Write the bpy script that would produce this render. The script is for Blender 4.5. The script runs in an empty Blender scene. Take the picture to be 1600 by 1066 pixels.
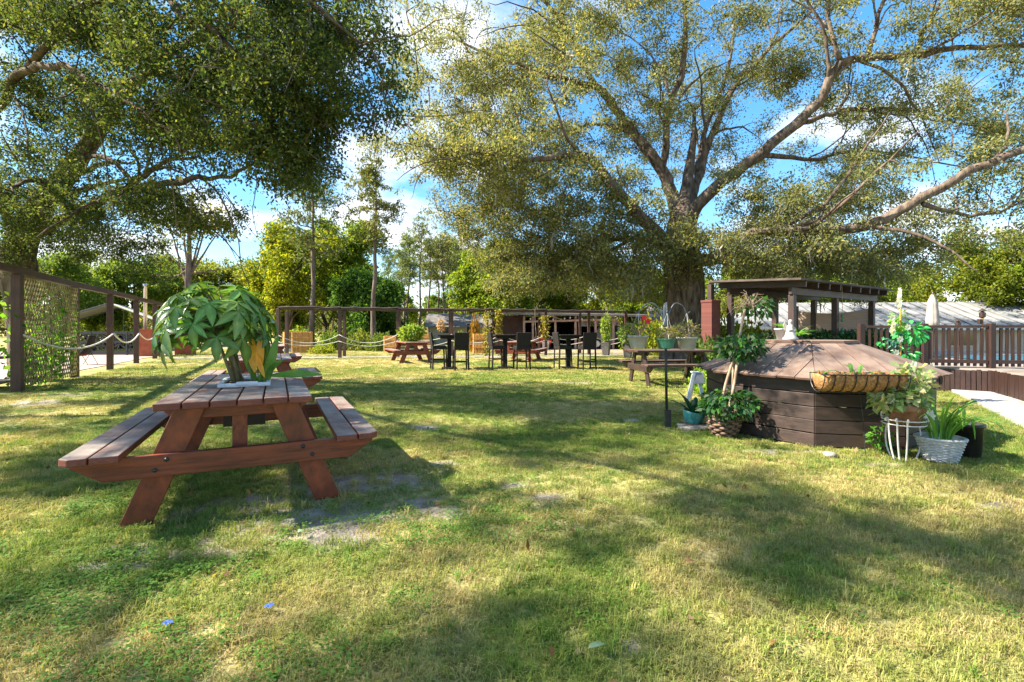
import bpy, math, random
import numpy as np
from mathutils import Vector, Matrix, Euler

# ------------------------------------------------------------------ camera
sc = bpy.context.scene
COL = sc.collection
F, YH, H = 755.0, 516.0, 1.2          # focal length and horizon in photo pixels, eye height in metres
cam_d = bpy.data.cameras.new('camera')
cam = bpy.data.objects.new('camera', cam_d); COL.objects.link(cam)
cam.location = (0, 0, H); cam.rotation_euler = (math.radians(90), 0, 0)
cam_d.sensor_width = 36.0; cam_d.lens = F / 1600 * 36.0
cam_d.shift_y = -(533 - YH) / 1600.0
cam_d.clip_start = 0.05; cam_d.clip_end = 3000
sc.camera = cam

# ------------------------------------------------------------------ sky and sun
SUN_EL = math.radians(42); SUN_AZ = math.atan2(-1.0, -0.10)      # clockwise from +Y; the sun stands to the left
sun_from = Vector((math.cos(SUN_EL) * math.sin(SUN_AZ), math.cos(SUN_EL) * math.cos(SUN_AZ), math.sin(SUN_EL)))
w = bpy.data.worlds.new('World'); sc.world = w; w.use_nodes = True
n = w.node_tree.nodes; l = w.node_tree.links; n.clear()
wo = n.new('ShaderNodeOutputWorld'); bg = n.new('ShaderNodeBackground'); bg.inputs['Strength'].default_value = 0.15
sky = n.new('ShaderNodeTexSky'); sky.sky_type = 'NISHITA'; sky.sun_disc = False
sky.sun_elevation = SUN_EL; sky.sun_rotation = SUN_AZ % (2 * math.pi)
sky.air_density = 1.0; sky.dust_density = 0.1; sky.ozone_density = 2.5
tc = n.new('ShaderNodeTexCoord'); sep = n.new('ShaderNodeSeparateXYZ'); l.new(tc.outputs['Generated'], sep.inputs[0])
def wmath(op, a, b=None, clamp=False):
    m = n.new('ShaderNodeMath'); m.operation = op; m.use_clamp = clamp
    for i, v in enumerate((a, b)):
        if v is None: continue
        if isinstance(v, (int, float)): m.inputs[i].default_value = v
        else: l.new(v, m.inputs[i])
    return m.outputs[0]
zz = wmath('ADD', wmath('MAXIMUM', sep.outputs[2], 0.0), 0.22)
cx = wmath('DIVIDE', sep.outputs[0], zz); cy = wmath('DIVIDE', sep.outputs[1], zz)
comb = n.new('ShaderNodeCombineXYZ'); l.new(cx, comb.inputs[0]); l.new(cy, comb.inputs[1]); comb.inputs[2].default_value = 9.6
cn = n.new('ShaderNodeTexNoise'); cn.inputs['Scale'].default_value = 1.15; cn.inputs['Detail'].default_value = 9; cn.inputs['Roughness'].default_value = 0.56
l.new(comb.outputs[0], cn.inputs['Vector'])
cr = n.new('ShaderNodeValToRGB'); cr.color_ramp.elements[0].position = 0.50; cr.color_ramp.elements[1].position = 0.62
l.new(cn.outputs[0], cr.inputs[0])
hs = n.new('ShaderNodeHueSaturation'); hs.inputs['Saturation'].default_value = 1.55; hs.inputs['Value'].default_value = 0.72; gmn = n.new('ShaderNodeGamma'); gmn.inputs[1].default_value = 0.72; l.new(sky.outputs[0], gmn.inputs[0]); l.new(gmn.outputs[0], hs.inputs['Color'])
cm = n.new('ShaderNodeMixRGB'); l.new(cr.outputs[0], cm.inputs[0]); l.new(hs.outputs[0], cm.inputs[1])
cm.inputs[2].default_value = (2.15, 2.2, 2.26, 1)
l.new(cm.outputs[0], bg.inputs['Color']); l.new(bg.outputs[0], wo.inputs[0])

sd = bpy.data.lights.new('sun', 'SUN'); sd.energy = 4.2; sd.angle = math.radians(0.53); sd.color = (1.0, 0.91, 0.76)
sun = bpy.data.objects.new('sun', sd); COL.objects.link(sun)
sun.rotation_euler = (-sun_from).to_track_quat('-Z', 'Y').to_euler(); sun.location = (-20, -4, 20)
sc.view_settings.view_transform = 'Standard'; sc.view_settings.look = 'None'
sc.view_settings.exposure = 2.28; sc.view_settings.gamma = 1.0
sc.view_settings.use_curve_mapping = False
sc.cycles.max_bounces = 6; sc.cycles.transparent_max_bounces = 4; sc.cycles.diffuse_bounces = 4
sc.cycles.use_denoising = True

# ------------------------------------------------------------------ helpers
R = random.Random(7); NP = np.random.default_rng(11)
def gp(px, py, z=0.0):
    d = F * (H - z) / (py - YH); return Vector(((px - 800) * d / F, d, z))
def pt(px, py, d): return Vector(((px - 800) * d / F, d, H + (YH - py) * d / F))

class MB:
    """collects boxes, beams, tubes and lathes into one mesh"""
    def __init__(s): s.v = []; s.f = []
    def add(s, vs, fs):
        o = len(s.v); s.v += [tuple(v) for v in vs]; s.f += [tuple(o + i for i in f) for f in fs]; return s
    def box(s, c, sz, rot=None):
        c = Vector(c); hx, hy, hz = sz[0] / 2, sz[1] / 2, sz[2] / 2
        vs = [Vector((x, y, z)) for z in (-hz, hz) for y in (-hy, hy) for x in (-hx, hx)]
        if rot is not None: vs = [rot @ v for v in vs]
        return s.add([c + v for v in vs], [(0, 2, 3, 1), (4, 5, 7, 6), (0, 1, 5, 4), (2, 6, 7, 3), (0, 4, 6, 2), (1, 3, 7, 5)])
    def beam(s, p0, p1, wd, ht, up=(0, 0, 1)):
        p0, p1 = Vector(p0), Vector(p1); d = (p1 - p0).normalized(); u = Vector(up)
        sd_ = d.cross(u)
        if sd_.length < 1e-4: sd_ = d.cross(Vector((1, 0, 0)))
        sd_.normalize(); u = sd_.cross(d).normalized()
        a = sd_ * wd / 2; b = u * ht / 2
        vs = [p0 - a - b, p0 + a - b, p0 + a + b, p0 - a + b, p1 - a - b, p1 + a - b, p1 + a + b, p1 - a + b]
        return s.add(vs, [(0, 3, 2, 1), (4, 5, 6, 7), (0, 1, 5, 4), (1, 2, 6, 5), (2, 3, 7, 6), (3, 0, 4, 7)])
    def tube(s, pts, rad, k=8, lump=None):
        pts = [Vector(p) for p in pts]; m = len(pts)
        if isinstance(rad, (int, float)): rad = [rad] * m
        o = len(s.v); t0 = (pts[1] - pts[0]).normalized()
        nn = t0.cross(Vector((0.3, 0.9, 0.2)));
        if nn.length < 1e-3: nn = t0.cross(Vector((1, 0, 0)))
        nn.normalize()
        for i in range(m):
            t = (pts[min(i + 1, m - 1)] - pts[max(i - 1, 0)])
            t = t.normalized() if t.length > 1e-9 else t0
            nn = nn - t * nn.dot(t)
            nn = nn.normalized() if nn.length > 1e-6 else t.orthogonal().normalized()
            b = t.cross(nn)
            for j in range(k):
                a = 2 * math.pi * j / k; r = rad[i] * (lump(i, j) if lump else 1)
                s.v.append(tuple(pts[i] + (nn * math.cos(a) + b * math.sin(a)) * r))
        for i in range(m - 1):
            for j in range(k):
                j2 = (j + 1) % k
                s.f.append((o + i * k + j, o + i * k + j2, o + (i + 1) * k + j2, o + (i + 1) * k + j))
        s.f.append(tuple(o + j for j in reversed(range(k)))); s.f.append(tuple(o + (m - 1) * k + j for j in range(k)))
        return s
    def lathe(s, prof, k=24, c=(0, 0, 0), wob=None):
        c = Vector(c); o = len(s.v); m = len(prof)
        for i, (r, z) in enumerate(prof):
            for j in range(k):
                a = 2 * math.pi * j / k; rr = r * (wob(i, j) if wob else 1)
                s.v.append((c.x + rr * math.cos(a), c.y + rr * math.sin(a), c.z + z))
        for i in range(m - 1):
            for j in range(k):
                j2 = (j + 1) % k
                s.f.append((o + i * k + j, o + i * k + j2, o + (i + 1) * k + j2, o + (i + 1) * k + j))
        s.f.append(tuple(o + j for j in reversed(range(k)))); s.f.append(tuple(o + (m - 1) * k + j for j in range(k)))
        return s
    def prism(s, poly, thick, frame=None):
        """poly: 2-D outline, thickened along the third axis; frame: Matrix mapping (a,b,c) to space"""
        k = len(poly); M = frame or Matrix.Identity(4)
        vs = [M @ Vector((a, b, -thick / 2)) for a, b in poly] + [M @ Vector((a, b, thick / 2)) for a, b in poly]
        return s.add(vs, [tuple(reversed(range(k))), tuple(range(k, 2 * k))] + [(i, (i + 1) % k, k + (i + 1) % k, k + i) for i in range(k)])
    def strap(s, base, az, ln, wd, lift=1.2, droop=2.2, seg=7, fold=0.25):
        """arching strap leaf"""
        base = Vector(base); p = base.copy(); h = Vector((math.cos(az), math.sin(az), 0)); sd_ = Vector((-h.y, h.x, 0))
        a = lift; o = len(s.v)
        for i in range(seg + 1):
            t = i / seg; ww = wd * (math.sin(math.pi * min(1, 0.12 + 0.88 * t)) ** 0.7 if t < 1 else 0.02) * 0.5
            d = h * math.cos(a) + Vector((0, 0, 1)) * math.sin(a); up = sd_.cross(d)
            s.v += [tuple(p - sd_ * ww - up * ww * fold * -1), tuple(p), tuple(p + sd_ * ww + up * ww * fold)]
            p = p + d * ln / seg; a -= droop / seg
        for i in range(seg):
            q = o + i * 3
            s.f += [(q, q + 1, q + 4, q + 3), (q + 1, q + 2, q + 5, q + 4)]
        return s
    def build(s, name, mat, parent=None, smooth=False, bev=0.0, loc=None, rz=None):
        me = bpy.data.meshes.new(name); me.from_pydata(s.v, [], s.f); me.update()
        if smooth: me.polygons.foreach_set('use_smooth', [True] * len(me.polygons))
        me.materials.append(mat)
        return link(name, me, parent, bev, loc, rz)

def link(name, me, parent=None, bev=0.0, loc=None, rz=None):
    o = bpy.data.objects.new(name, me); COL.objects.link(o); o.parent = parent
    if loc is not None: o.location = loc
    if rz is not None: o.rotation_euler = (0, 0, rz)
    if bev:
        b = o.modifiers.new('bevel', 'BEVEL'); b.width = bev; b.segments = 2; b.limit_method = 'ANGLE'
    return o

def tag(o, label=None, cat=None, group=None, kind=None):
    if label: o['label'] = label
    if cat: o['category'] = cat
    if group: o['group'] = group
    if kind: o['kind'] = kind
    return o
def thing(name, label, cat, loc=(0, 0, 0), rz=0.0, group=None):
    o = bpy.data.objects.new(name, None); COL.objects.link(o)
    o.location = loc; o.rotation_euler = (0, 0, rz); o.empty_display_size = 0.1
    return tag(o, label, cat, group)
def copy_tree(o, parent=None, **kw):
    c = o.copy(); COL.objects.link(c); c.parent = parent
    for ch in [x for x in bpy.data.objects if x.parent == o]: copy_tree(ch, c)
    return c

# ------------------------------------------------------------------ materials
def new_mat(name):
    m = bpy.data.materials.new(name); m.use_nodes = True
    nt = m.node_tree; return m, nt.nodes, nt.links, nt.nodes['Principled BSDF']
def ramp(ns, stops):
    r = ns.new('ShaderNodeValToRGB'); e = r.color_ramp.elements
    while len(e) < len(stops): e.new(0.5)
    for i, (p, c) in enumerate(stops): e[i].position = p; e[i].color = (*c, 1)
    return r
def surf(name, c1, c2, scale=6.0, rough=0.7, bump=0.2, coord='Object', stretch=(1, 1, 1), metal=0.0, detail=6, spec=0.4, c3=None, bdist=0.01, lo=0.35, hi=0.68):
    """noise-mottled surface; a per-object random offset keeps copies from looking alike"""
    m, ns, ls, b = new_mat(name)
    tcn = ns.new('ShaderNodeTexCoord'); mp = ns.new('ShaderNodeMapping'); mp.inputs['Scale'].default_value = stretch
    ls.new(tcn.outputs[coord], mp.inputs[0])
    oi = ns.new('ShaderNodeObjectInfo'); mu = ns.new('ShaderNodeMath'); mu.operation = 'MULTIPLY'; mu.inputs[1].default_value = 37.0
    ls.new(oi.outputs['Random'], mu.inputs[0])
    nz = ns.new('ShaderNodeTexNoise'); nz.noise_dimensions = '4D'; nz.inputs['Scale'].default_value = scale; nz.inputs['Detail'].default_value = detail
    nz.inputs['Roughness'].default_value = 0.62
    ls.new(mp.outputs[0], nz.inputs['Vector']); ls.new(mu.outputs[0], nz.inputs['W'])
    st = [(lo, c1), (hi, c2)] if c3 is None else [(lo, c1), ((lo + hi) / 2, c2), (hi, c3)]
    rp = ramp(ns, st); ls.new(nz.outputs[0], rp.inputs[0]); ls.new(rp.outputs[0], b.inputs['Base Color'])
    b.inputs['Roughness'].default_value = rough; b.inputs['Metallic'].default_value = metal
    b.inputs['Specular IOR Level'].default_value = spec
    if bump:
        bp = ns.new('ShaderNodeBump'); bp.inputs['Strength'].default_value = bump; bp.inputs['Distance'].default_value = bdist
        ls.new(nz.outputs[0], bp.inputs['Height']); ls.new(bp.outputs[0], b.inputs['Normal'])
    return m
def wood(name, c1, c2, grey=None, rough=0.55, amount=0.75, along=5.0):
    """stained boards: grain follows the longest side of each board, upward faces weather to grey"""
    m, ns, ls, b = new_mat(name)
    tcn = ns.new('ShaderNodeTexCoord'); oi = ns.new('ShaderNodeObjectInfo')
    mu = ns.new('ShaderNodeMath'); mu.operation = 'MULTIPLY'; mu.inputs[1].default_value = 61.0; ls.new(oi.outputs['Random'], mu.inputs[0])
    nz = ns.new('ShaderNodeTexNoise'); nz.noise_dimensions = '4D'; nz.inputs['Scale'].default_value = along; nz.inputs['Detail'].default_value = 8; nz.inputs['Roughness'].default_value = 0.65
    ls.new(tcn.outputs['Generated'], nz.inputs['Vector']); ls.new(mu.outputs[0], nz.inputs['W'])
    n2 = ns.new('ShaderNodeTexNoise'); n2.noise_dimensions = '4D'; n2.inputs['Scale'].default_value = 3.5; n2.inputs['Detail'].default_value = 5
    ls.new(tcn.outputs['Object'], n2.inputs['Vector']); ls.new(mu.outputs[0], n2.inputs['W'])
    rp = ramp(ns, [(0.33, c1), (0.66, c2)]); ls.new(nz.outputs[0], rp.inputs[0])
    out = rp.outputs[0]
    dk = ns.new('ShaderNodeMixRGB'); dk.blend_type = 'MULTIPLY'; dk.inputs[0].default_value = 0.55
    r2 = ramp(ns, [(0.35, (0.35, 0.3, 0.28)), (0.6, (1, 1, 1))]); ls.new(n2.outputs[0], r2.inputs[0])
    ls.new(out, dk.inputs[1]); ls.new(r2.outputs[0], dk.inputs[2]); out = dk.outputs[0]
    if grey:
        ge = ns.new('ShaderNodeNewGeometry'); sp = ns.new('ShaderNodeSeparateXYZ'); ls.new(ge.outputs['Normal'], sp.inputs[0])
        mr = ns.new('ShaderNodeMapRange'); mr.inputs[1].default_value = 0.5; mr.inputs[2].default_value = 0.95; ls.new(sp.outputs[2], mr.inputs[0])
        r3 = ramp(ns, [(0.36, (0.25,) * 3), (0.56, (1,) * 3)]); ls.new(n2.outputs[0], r3.inputs[0])
        mm = ns.new('ShaderNodeMath'); mm.operation = 'MULTIPLY'; ls.new(mr.outputs[0], mm.inputs[0]); ls.new(r3.outputs[0], mm.inputs[1])
        m3 = ns.new('ShaderNodeMath'); m3.operation = 'MULTIPLY'; ls.new(mm.outputs[0], m3.inputs[0]); m3.inputs[1].default_value = amount
        gr = ramp(ns, [(0.3, tuple(x * 0.7 for x in grey)), (0.7, grey)]); ls.new(nz.outputs[0], gr.inputs[0])
        mx = ns.new('ShaderNodeMixRGB'); ls.new(m3.outputs[0], mx.inputs[0]); ls.new(out, mx.inputs[1]); ls.new(gr.outputs[0], mx.inputs[2]); out = mx.outputs[0]
    ls.new(out, b.inputs['Base Color']); b.inputs['Roughness'].default_value = rough
    bp = ns.new('ShaderNodeBump'); bp.inputs['Strength'].default_value = 0.35; bp.inputs['Distance'].default_value = 0.004
    ls.new(nz.outputs[0], bp.inputs['Height']); ls.new(bp.outputs[0], b.inputs['Normal'])
    return m
def leafmat(name, trans=0.4, rough=0.45, attr='col', instancer=False, spec=0.35, tgain=(1.5, 1.35, 0.6)):
    """thin leaf: lets sunlight through; each leaf carries its own colour"""
    m, ns, ls, b = new_mat(name)
    at = ns.new('ShaderNodeAttribute'); at.attribute_name = attr
    if instancer: at.attribute_type = 'INSTANCER'
    oi = ns.new('ShaderNodeObjectInfo'); mx = ns.new('ShaderNodeMixRGB'); mx.blend_type = 'MULTIPLY'; mx.inputs[0].default_value = 1
    ls.new(at.outputs['Color'], mx.inputs[1])
    if instancer: mx.inputs[2].default_value = (1, 1, 1, 1)
    else: ls.new(oi.outputs['Color'], mx.inputs[2])
    ls.new(mx.outputs[0], b.inputs['Base Color']); b.inputs['Roughness'].default_value = rough; b.inputs['Specular IOR Level'].default_value = spec
    tr = ns.new('ShaderNodeBsdfTranslucent'); tg = ns.new('ShaderNodeMixRGB'); tg.blend_type = 'MULTIPLY'; tg.inputs[0].default_value = 1
    tg.inputs[2].default_value = (*tgain, 1); ls.new(mx.outputs[0], tg.inputs[1]); ls.new(tg.outputs[0], tr.inputs['Color'])
    ms = ns.new('ShaderNodeMixShader'); ms.inputs[0].default_value = trans
    ls.new(b.outputs[0], ms.inputs[1]); ls.new(tr.outputs[0], ms.inputs[2])
    ls.new(ms.outputs[0], ns['Material Output'].inputs[0])
    return m
def plain_leaf(name, c1, c2, trans=0.3, rough=0.35, scale=9.0):
    m = surf(name, c1, c2, scale=scale, rough=rough, bump=0.15)
    ns, ls = m.node_tree.nodes, m.node_tree.links; b = ns['Principled BSDF']
    src = b.inputs['Base Color'].links[0].from_socket
    tr = ns.new('ShaderNodeBsdfTranslucent'); tg = ns.new('ShaderNodeMixRGB'); tg.blend_type = 'MULTIPLY'; tg.inputs[0].default_value = 1
    tg.inputs[2].default_value = (1.6, 1.5, 0.6, 1); ls.new(src, tg.inputs[1]); ls.new(tg.outputs[0], tr.inputs['Color'])
    ms = ns.new('ShaderNodeMixShader'); ms.inputs[0].default_value = trans
    ls.new(b.outputs[0], ms.inputs[1]); ls.new(tr.outputs[0], ms.inputs[2]); ls.new(ms.outputs[0], ns['Material Output'].inputs[0])
    return m

M = {}
M['redwood'] = wood('stained_redwood', (0.075, 0.014, 0.006), (0.27, 0.054, 0.017), rough=0.45)
M['redtop'] = wood('weathered_redwood_top', (0.12, 0.026, 0.014), (0.24, 0.065, 0.036), grey=(0.30, 0.255, 0.215), amount=0.9, rough=0.6)
M['brownwood'] = wood('brown_stained_wood', (0.04, 0.017, 0.011), (0.09, 0.037, 0.023), grey=(0.17, 0.13, 0.11), amount=0.6)
M['darkwood'] = wood('dark_stained_wood', (0.022, 0.012, 0.009), (0.05, 0.025, 0.018), grey=(0.09, 0.07, 0.062), amount=0.5)
M['deckred'] = wood('reddish_deck_wood', (0.016, 0.007, 0.005), (0.045, 0.017, 0.011), grey=(0.13, 0.10, 0.09), amount=0.4)
M['wellroof'] = wood('faded_brown_roof_boards', (0.11, 0.06, 0.042), (0.20, 0.12, 0.085), grey=(0.23, 0.172, 0.135), amount=0.7, rough=0.8)
M['wellwall'] = wood('dark_brown_wall_boards', (0.018, 0.011, 0.008), (0.055, 0.03, 0.022), rough=0.6)
M['bamboo'] = wood('bamboo_cane', (0.42, 0.20, 0.045), (0.66, 0.36, 0.10), rough=0.5)
M['palewood'] = wood('pale_pinkish_timber', (0.28, 0.19, 0.15), (0.42, 0.29, 0.24))
M['greywood'] = wood('bleached_deck_boards', (0.2, 0.17, 0.14), (0.36, 0.31, 0.27))
M['bark'] = surf('oak_bark', (0.036, 0.027, 0.021), (0.12, 0.09, 0.068), scale=3.5, rough=0.9, bump=1.0, stretch=(2.2, 2.2, 0.6), detail=9, bdist=0.06, spec=0.15, c3=(0.21, 0.165, 0.13))
M['twig'] = surf('twig_bark', (0.05, 0.037, 0.03), (0.12, 0.09, 0.07), scale=8, rough=0.9, bump=0.3, spec=0.15)
M['pinebark'] = surf('pine_bark', (0.08, 0.058, 0.046), (0.20, 0.155, 0.13), scale=2.5, rough=0.9, bump=0.6, stretch=(2, 2, 0.5), bdist=0.04, spec=0.15)
M['leaf'] = leafmat('tree_leaf', trans=0.5, rough=0.6, spec=0.18)
M['needle'] = leafmat('pine_needle', trans=0.3, rough=0.6)
M['moss'] = surf('spanish_moss_grey', (0.16, 0.155, 0.12), (0.32, 0.30, 0.245), scale=12, rough=0.95, bump=0)
M['grass'] = leafmat('grass_blade', trans=0.35, rough=0.6, attr='tint', instancer=True, spec=0.2, tgain=(1.3, 1.25, 0.7))
M['rope'] = surf('white_rope', (0.55, 0.5, 0.42), (0.78, 0.74, 0.66), scale=60, rough=0.85, bump=0.4)
M['wicker'] = surf('dark_wicker', (0.008, 0.007, 0.006), (0.026, 0.021, 0.018), scale=60, rough=0.7, spec=0.2, bump=0.8, bdist=0.004)
M['blackmetal'] = surf('black_painted_metal', (0.012, 0.013, 0.015), (0.03, 0.032, 0.036), scale=20, rough=0.4, bump=0.05)
M['bluemetal'] = surf('grey_blue_metal', (0.06, 0.075, 0.09), (0.13, 0.15, 0.17), scale=20, rough=0.45, bump=0.05)
M['whitemetal'] = surf('chipped_white_metal', (0.2, 0.11, 0.07), (0.56, 0.53, 0.48), scale=30, rough=0.5, bump=0.1, lo=0.25, hi=0.42)
M['white'] = surf('white_plastic', (0.5, 0.5, 0.49), (0.66, 0.66, 0.65), scale=5, rough=0.4, bump=0.03)
M['greypot'] = surf('grey_beige_plastic', (0.36, 0.33, 0.29), (0.52, 0.49, 0.45), scale=7, rough=0.6, bump=0.08)
M['greenpot'] = surf('green_ribbed_plastic', (0.03, 0.12, 0.07), (0.07, 0.22, 0.14), scale=7, rough=0.45, bump=0.1)
M['tealpot'] = surf('teal_glazed_ceramic', (0.03, 0.22, 0.20), (0.14, 0.42, 0.37), scale=18, rough=0.25, bump=0.1)
M['blackpot'] = surf('black_plastic_pot', (0.012, 0.012, 0.012), (0.04, 0.038, 0.036), scale=9, rough=0.5, bump=0.1)
M['darkpot'] = surf('dark_grey_planter', (0.04, 0.037, 0.035), (0.09, 0.085, 0.08), scale=9, rough=0.6, bump=0.1)
M['terracotta'] = surf('weathered_terracotta', (0.16, 0.075, 0.045), (0.36, 0.19, 0.12), scale=14, rough=0.85, bump=0.2)
M['brownbasket'] = surf('brown_woven_basket', (0.07, 0.04, 0.028), (0.24, 0.155, 0.11), scale=40, rough=0.8, bump=0.5)
M['whitebasket'] = surf('white_wicker', (0.3, 0.3, 0.3), (0.58, 0.58, 0.57), scale=40, rough=0.7, bump=0.4)
M['coco'] = surf('coconut_fibre', (0.21, 0.10, 0.034), (0.46, 0.26, 0.11), scale=45, rough=1.0, bump=1.0, bdist=0.02, spec=0.1)
M['brick'] = None
M['orange'] = surf('orange_red_stucco', (0.30, 0.075, 0.035), (0.42, 0.115, 0.055), scale=6, rough=0.85, bump=0.15)
M['greycloth'] = surf('grey_shade_cloth', (0.20, 0.20, 0.20), (0.30, 0.30, 0.30), scale=8, rough=0.9, bump=0.1)
M['whitecloth'] = None
M['tancloth'] = surf('tan_reed_blind', (0.34, 0.25, 0.20), (0.47, 0.36, 0.29), scale=5, rough=0.9, bump=0.5, stretch=(0.6, 0.6, 16))
M['beigecloth'] = surf('grey_beige_canvas', (0.26, 0.23, 0.2), (0.38, 0.34, 0.3), scale=5, rough=0.9, bump=0.2)
M['steel'] = surf('galvanised_steel', (0.5, 0.5, 0.52), (0.7, 0.7, 0.72), scale=6, rough=0.3, bump=0.02, metal=0.9)
M['metalroof'] = surf('pale_metal_roof', (0.20, 0.205, 0.205), (0.28, 0.285, 0.285), scale=1.5, rough=0.6, bump=0.03)
M['darkroof'] = surf('dark_rolled_roofing', (0.04, 0.03, 0.027), (0.10, 0.075, 0.062), scale=3, rough=0.9, bump=0.3)
M['greyroof'] = surf('weathered_grey_roofing', (0.08, 0.075, 0.07), (0.17, 0.16, 0.15), scale=2, rough=0.9, bump=0.3)
M['shedwall'] = surf('dark_shed_siding', (0.025, 0.012, 0.010), (0.055, 0.027, 0.02), scale=3, rough=0.8, bump=0.2)
M['beige'] = surf('beige_house_wall', (0.48, 0.40, 0.32), (0.60, 0.52, 0.43), scale=2, rough=0.9, bump=0.1)
M['glass'] = surf('dark_window_glass', (0.01, 0.012, 0.014), (0.03, 0.035, 0.04), scale=3, rough=0.08, bump=0, spec=0.8)
M['carblack'] = surf('black_car_paint', (0.008, 0.008, 0.010), (0.016, 0.016, 0.02), scale=3, rough=0.2, bump=0, spec=0.7)
M['cargrey'] = surf('grey_car_paint', (0.08, 0.085, 0.09), (0.12, 0.125, 0.13), scale=3, rough=0.25, bump=0, spec=0.7)
M['tyre'] = surf('tyre_rubber', (0.012, 0.012, 0.012), (0.03, 0.03, 0.03), scale=20, rough=0.9, bump=0.2)
M['red'] = surf('red_plastic', (0.55, 0.02, 0.015), (0.7, 0.04, 0.03), scale=5, rough=0.4, bump=0.02)
M['soil'] = surf('potting_soil', (0.02, 0.014, 0.01), (0.07, 0.05, 0.035), scale=40, rough=1, bump=0.8)
M['concrete'] = surf('pale_concrete', (0.24, 0.232, 0.22), (0.37, 0.36, 0.345), scale=1.6, rough=0.85, bump=0.15)
M['paver'] = surf('pinkish_brown_paving', (0.22, 0.16, 0.13), (0.40, 0.31, 0.26), scale=2.2, rough=0.9, bump=0.2)
M['sand'] = surf('pale_sand_and_gravel', (0.17, 0.15, 0.125), (0.40, 0.36, 0.31), scale=14, rough=0.95, bump=0.8, bdist=0.03)
M['plaster'] = surf('white_cast_stone', (0.26, 0.24, 0.21), (0.46, 0.44, 0.4), scale=14, rough=0.8, bump=0.1)
M['water'] = surf('pool_water', (0.03, 0.22, 0.42), (0.08, 0.36, 0.55), scale=2, rough=0.06, bump=0.1)
M['whitecloth'] = plain_leaf('white_awning_cloth', (0.55, 0.56, 0.58), (0.68, 0.69, 0.71), trans=0.4, rough=0.8)
M['petalwhite'] = plain_leaf('white_petal', (0.62, 0.6, 0.5), (0.85, 0.84, 0.78), trans=0.25)
M['petalred'] = plain_leaf('red_petal', (0.6, 0.02, 0.03), (0.8, 0.06, 0.06), trans=0.25)
M['petalblue'] = plain_leaf('blue_petal', (0.06, 0.13, 0.5), (0.13, 0.22, 0.6), trans=0.25)
M['g_money'] = plain_leaf('glossy_money_tree_leaf', (0.04, 0.12, 0.018), (0.115, 0.245, 0.035), trans=0.28, rough=0.28)
M['g_palm'] = leafmat('money_tree_leaflet', trans=0.28, rough=0.3, spec=0.45)
M['g_strap'] = plain_leaf('dark_strap_leaf', (0.012, 0.06, 0.014), (0.04, 0.13, 0.035), trans=0.15, rough=0.25)
M['g_lime'] = plain_leaf('bright_green_leaf', (0.09, 0.24, 0.03), (0.2, 0.38, 0.07), trans=0.4)
M['g_fake'] = plain_leaf('vivid_green_garland_leaf', (0.02, 0.28, 0.07), (0.08, 0.45, 0.10), trans=0.25, rough=0.3)
M['g_yellow'] = plain_leaf('dying_yellow_leaf', (0.62, 0.25, 0.015), (0.85, 0.45, 0.04), trans=0.35)
M['g_dry'] = plain_leaf('dry_brown_leaf', (0.13, 0.06, 0.025), (0.28, 0.15, 0.07), trans=0.15, rough=0.8)
M['g_pale'] = plain_leaf('pale_green_fallen_leaf', (0.17, 0.27, 0.14), (0.30, 0.42, 0.23), trans=0.2)
M['g_vine'] = plain_leaf('vine_leaf', (0.10, 0.30, 0.02), (0.24, 0.46, 0.05), trans=0.4)
M['stem'] = surf('tan_braided_stem', (0.24, 0.16, 0.1), (0.42, 0.31, 0.22), scale=14, rough=0.8, bump=0.4)
M['greenstem'] = surf('green_brown_stem', (0.10, 0.08, 0.04), (0.19, 0.16, 0.08), scale=14, rough=0.7, bump=0.3)
def brickmat():
    m, ns, ls, b = new_mat('red_brick'); t = ns.new('ShaderNodeTexCoord'); bt = ns.new('ShaderNodeTexBrick')
    mp = ns.new('ShaderNodeMapping'); mp.inputs['Rotation'].default_value = (math.radians(90), 0, 0)
    ls.new(t.outputs['Object'], mp.inputs[0]); ls.new(mp.outputs[0], bt.inputs[0])
    bt.inputs['Scale'].default_value = 5; bt.inputs['Color1'].default_value = (0.12, 0.026, 0.018, 1); bt.inputs['Color2'].default_value = (0.08, 0.018, 0.013, 1)
    bt.inputs['Mortar'].default_value = (0.09, 0.05, 0.04, 1); bt.inputs['Mortar Size'].default_value = 0.012
    ls.new(bt.outputs[0], b.inputs['Base Color']); b.inputs['Roughness'].default_value = 0.85; return m
M['brick'] = brickmat()

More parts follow.
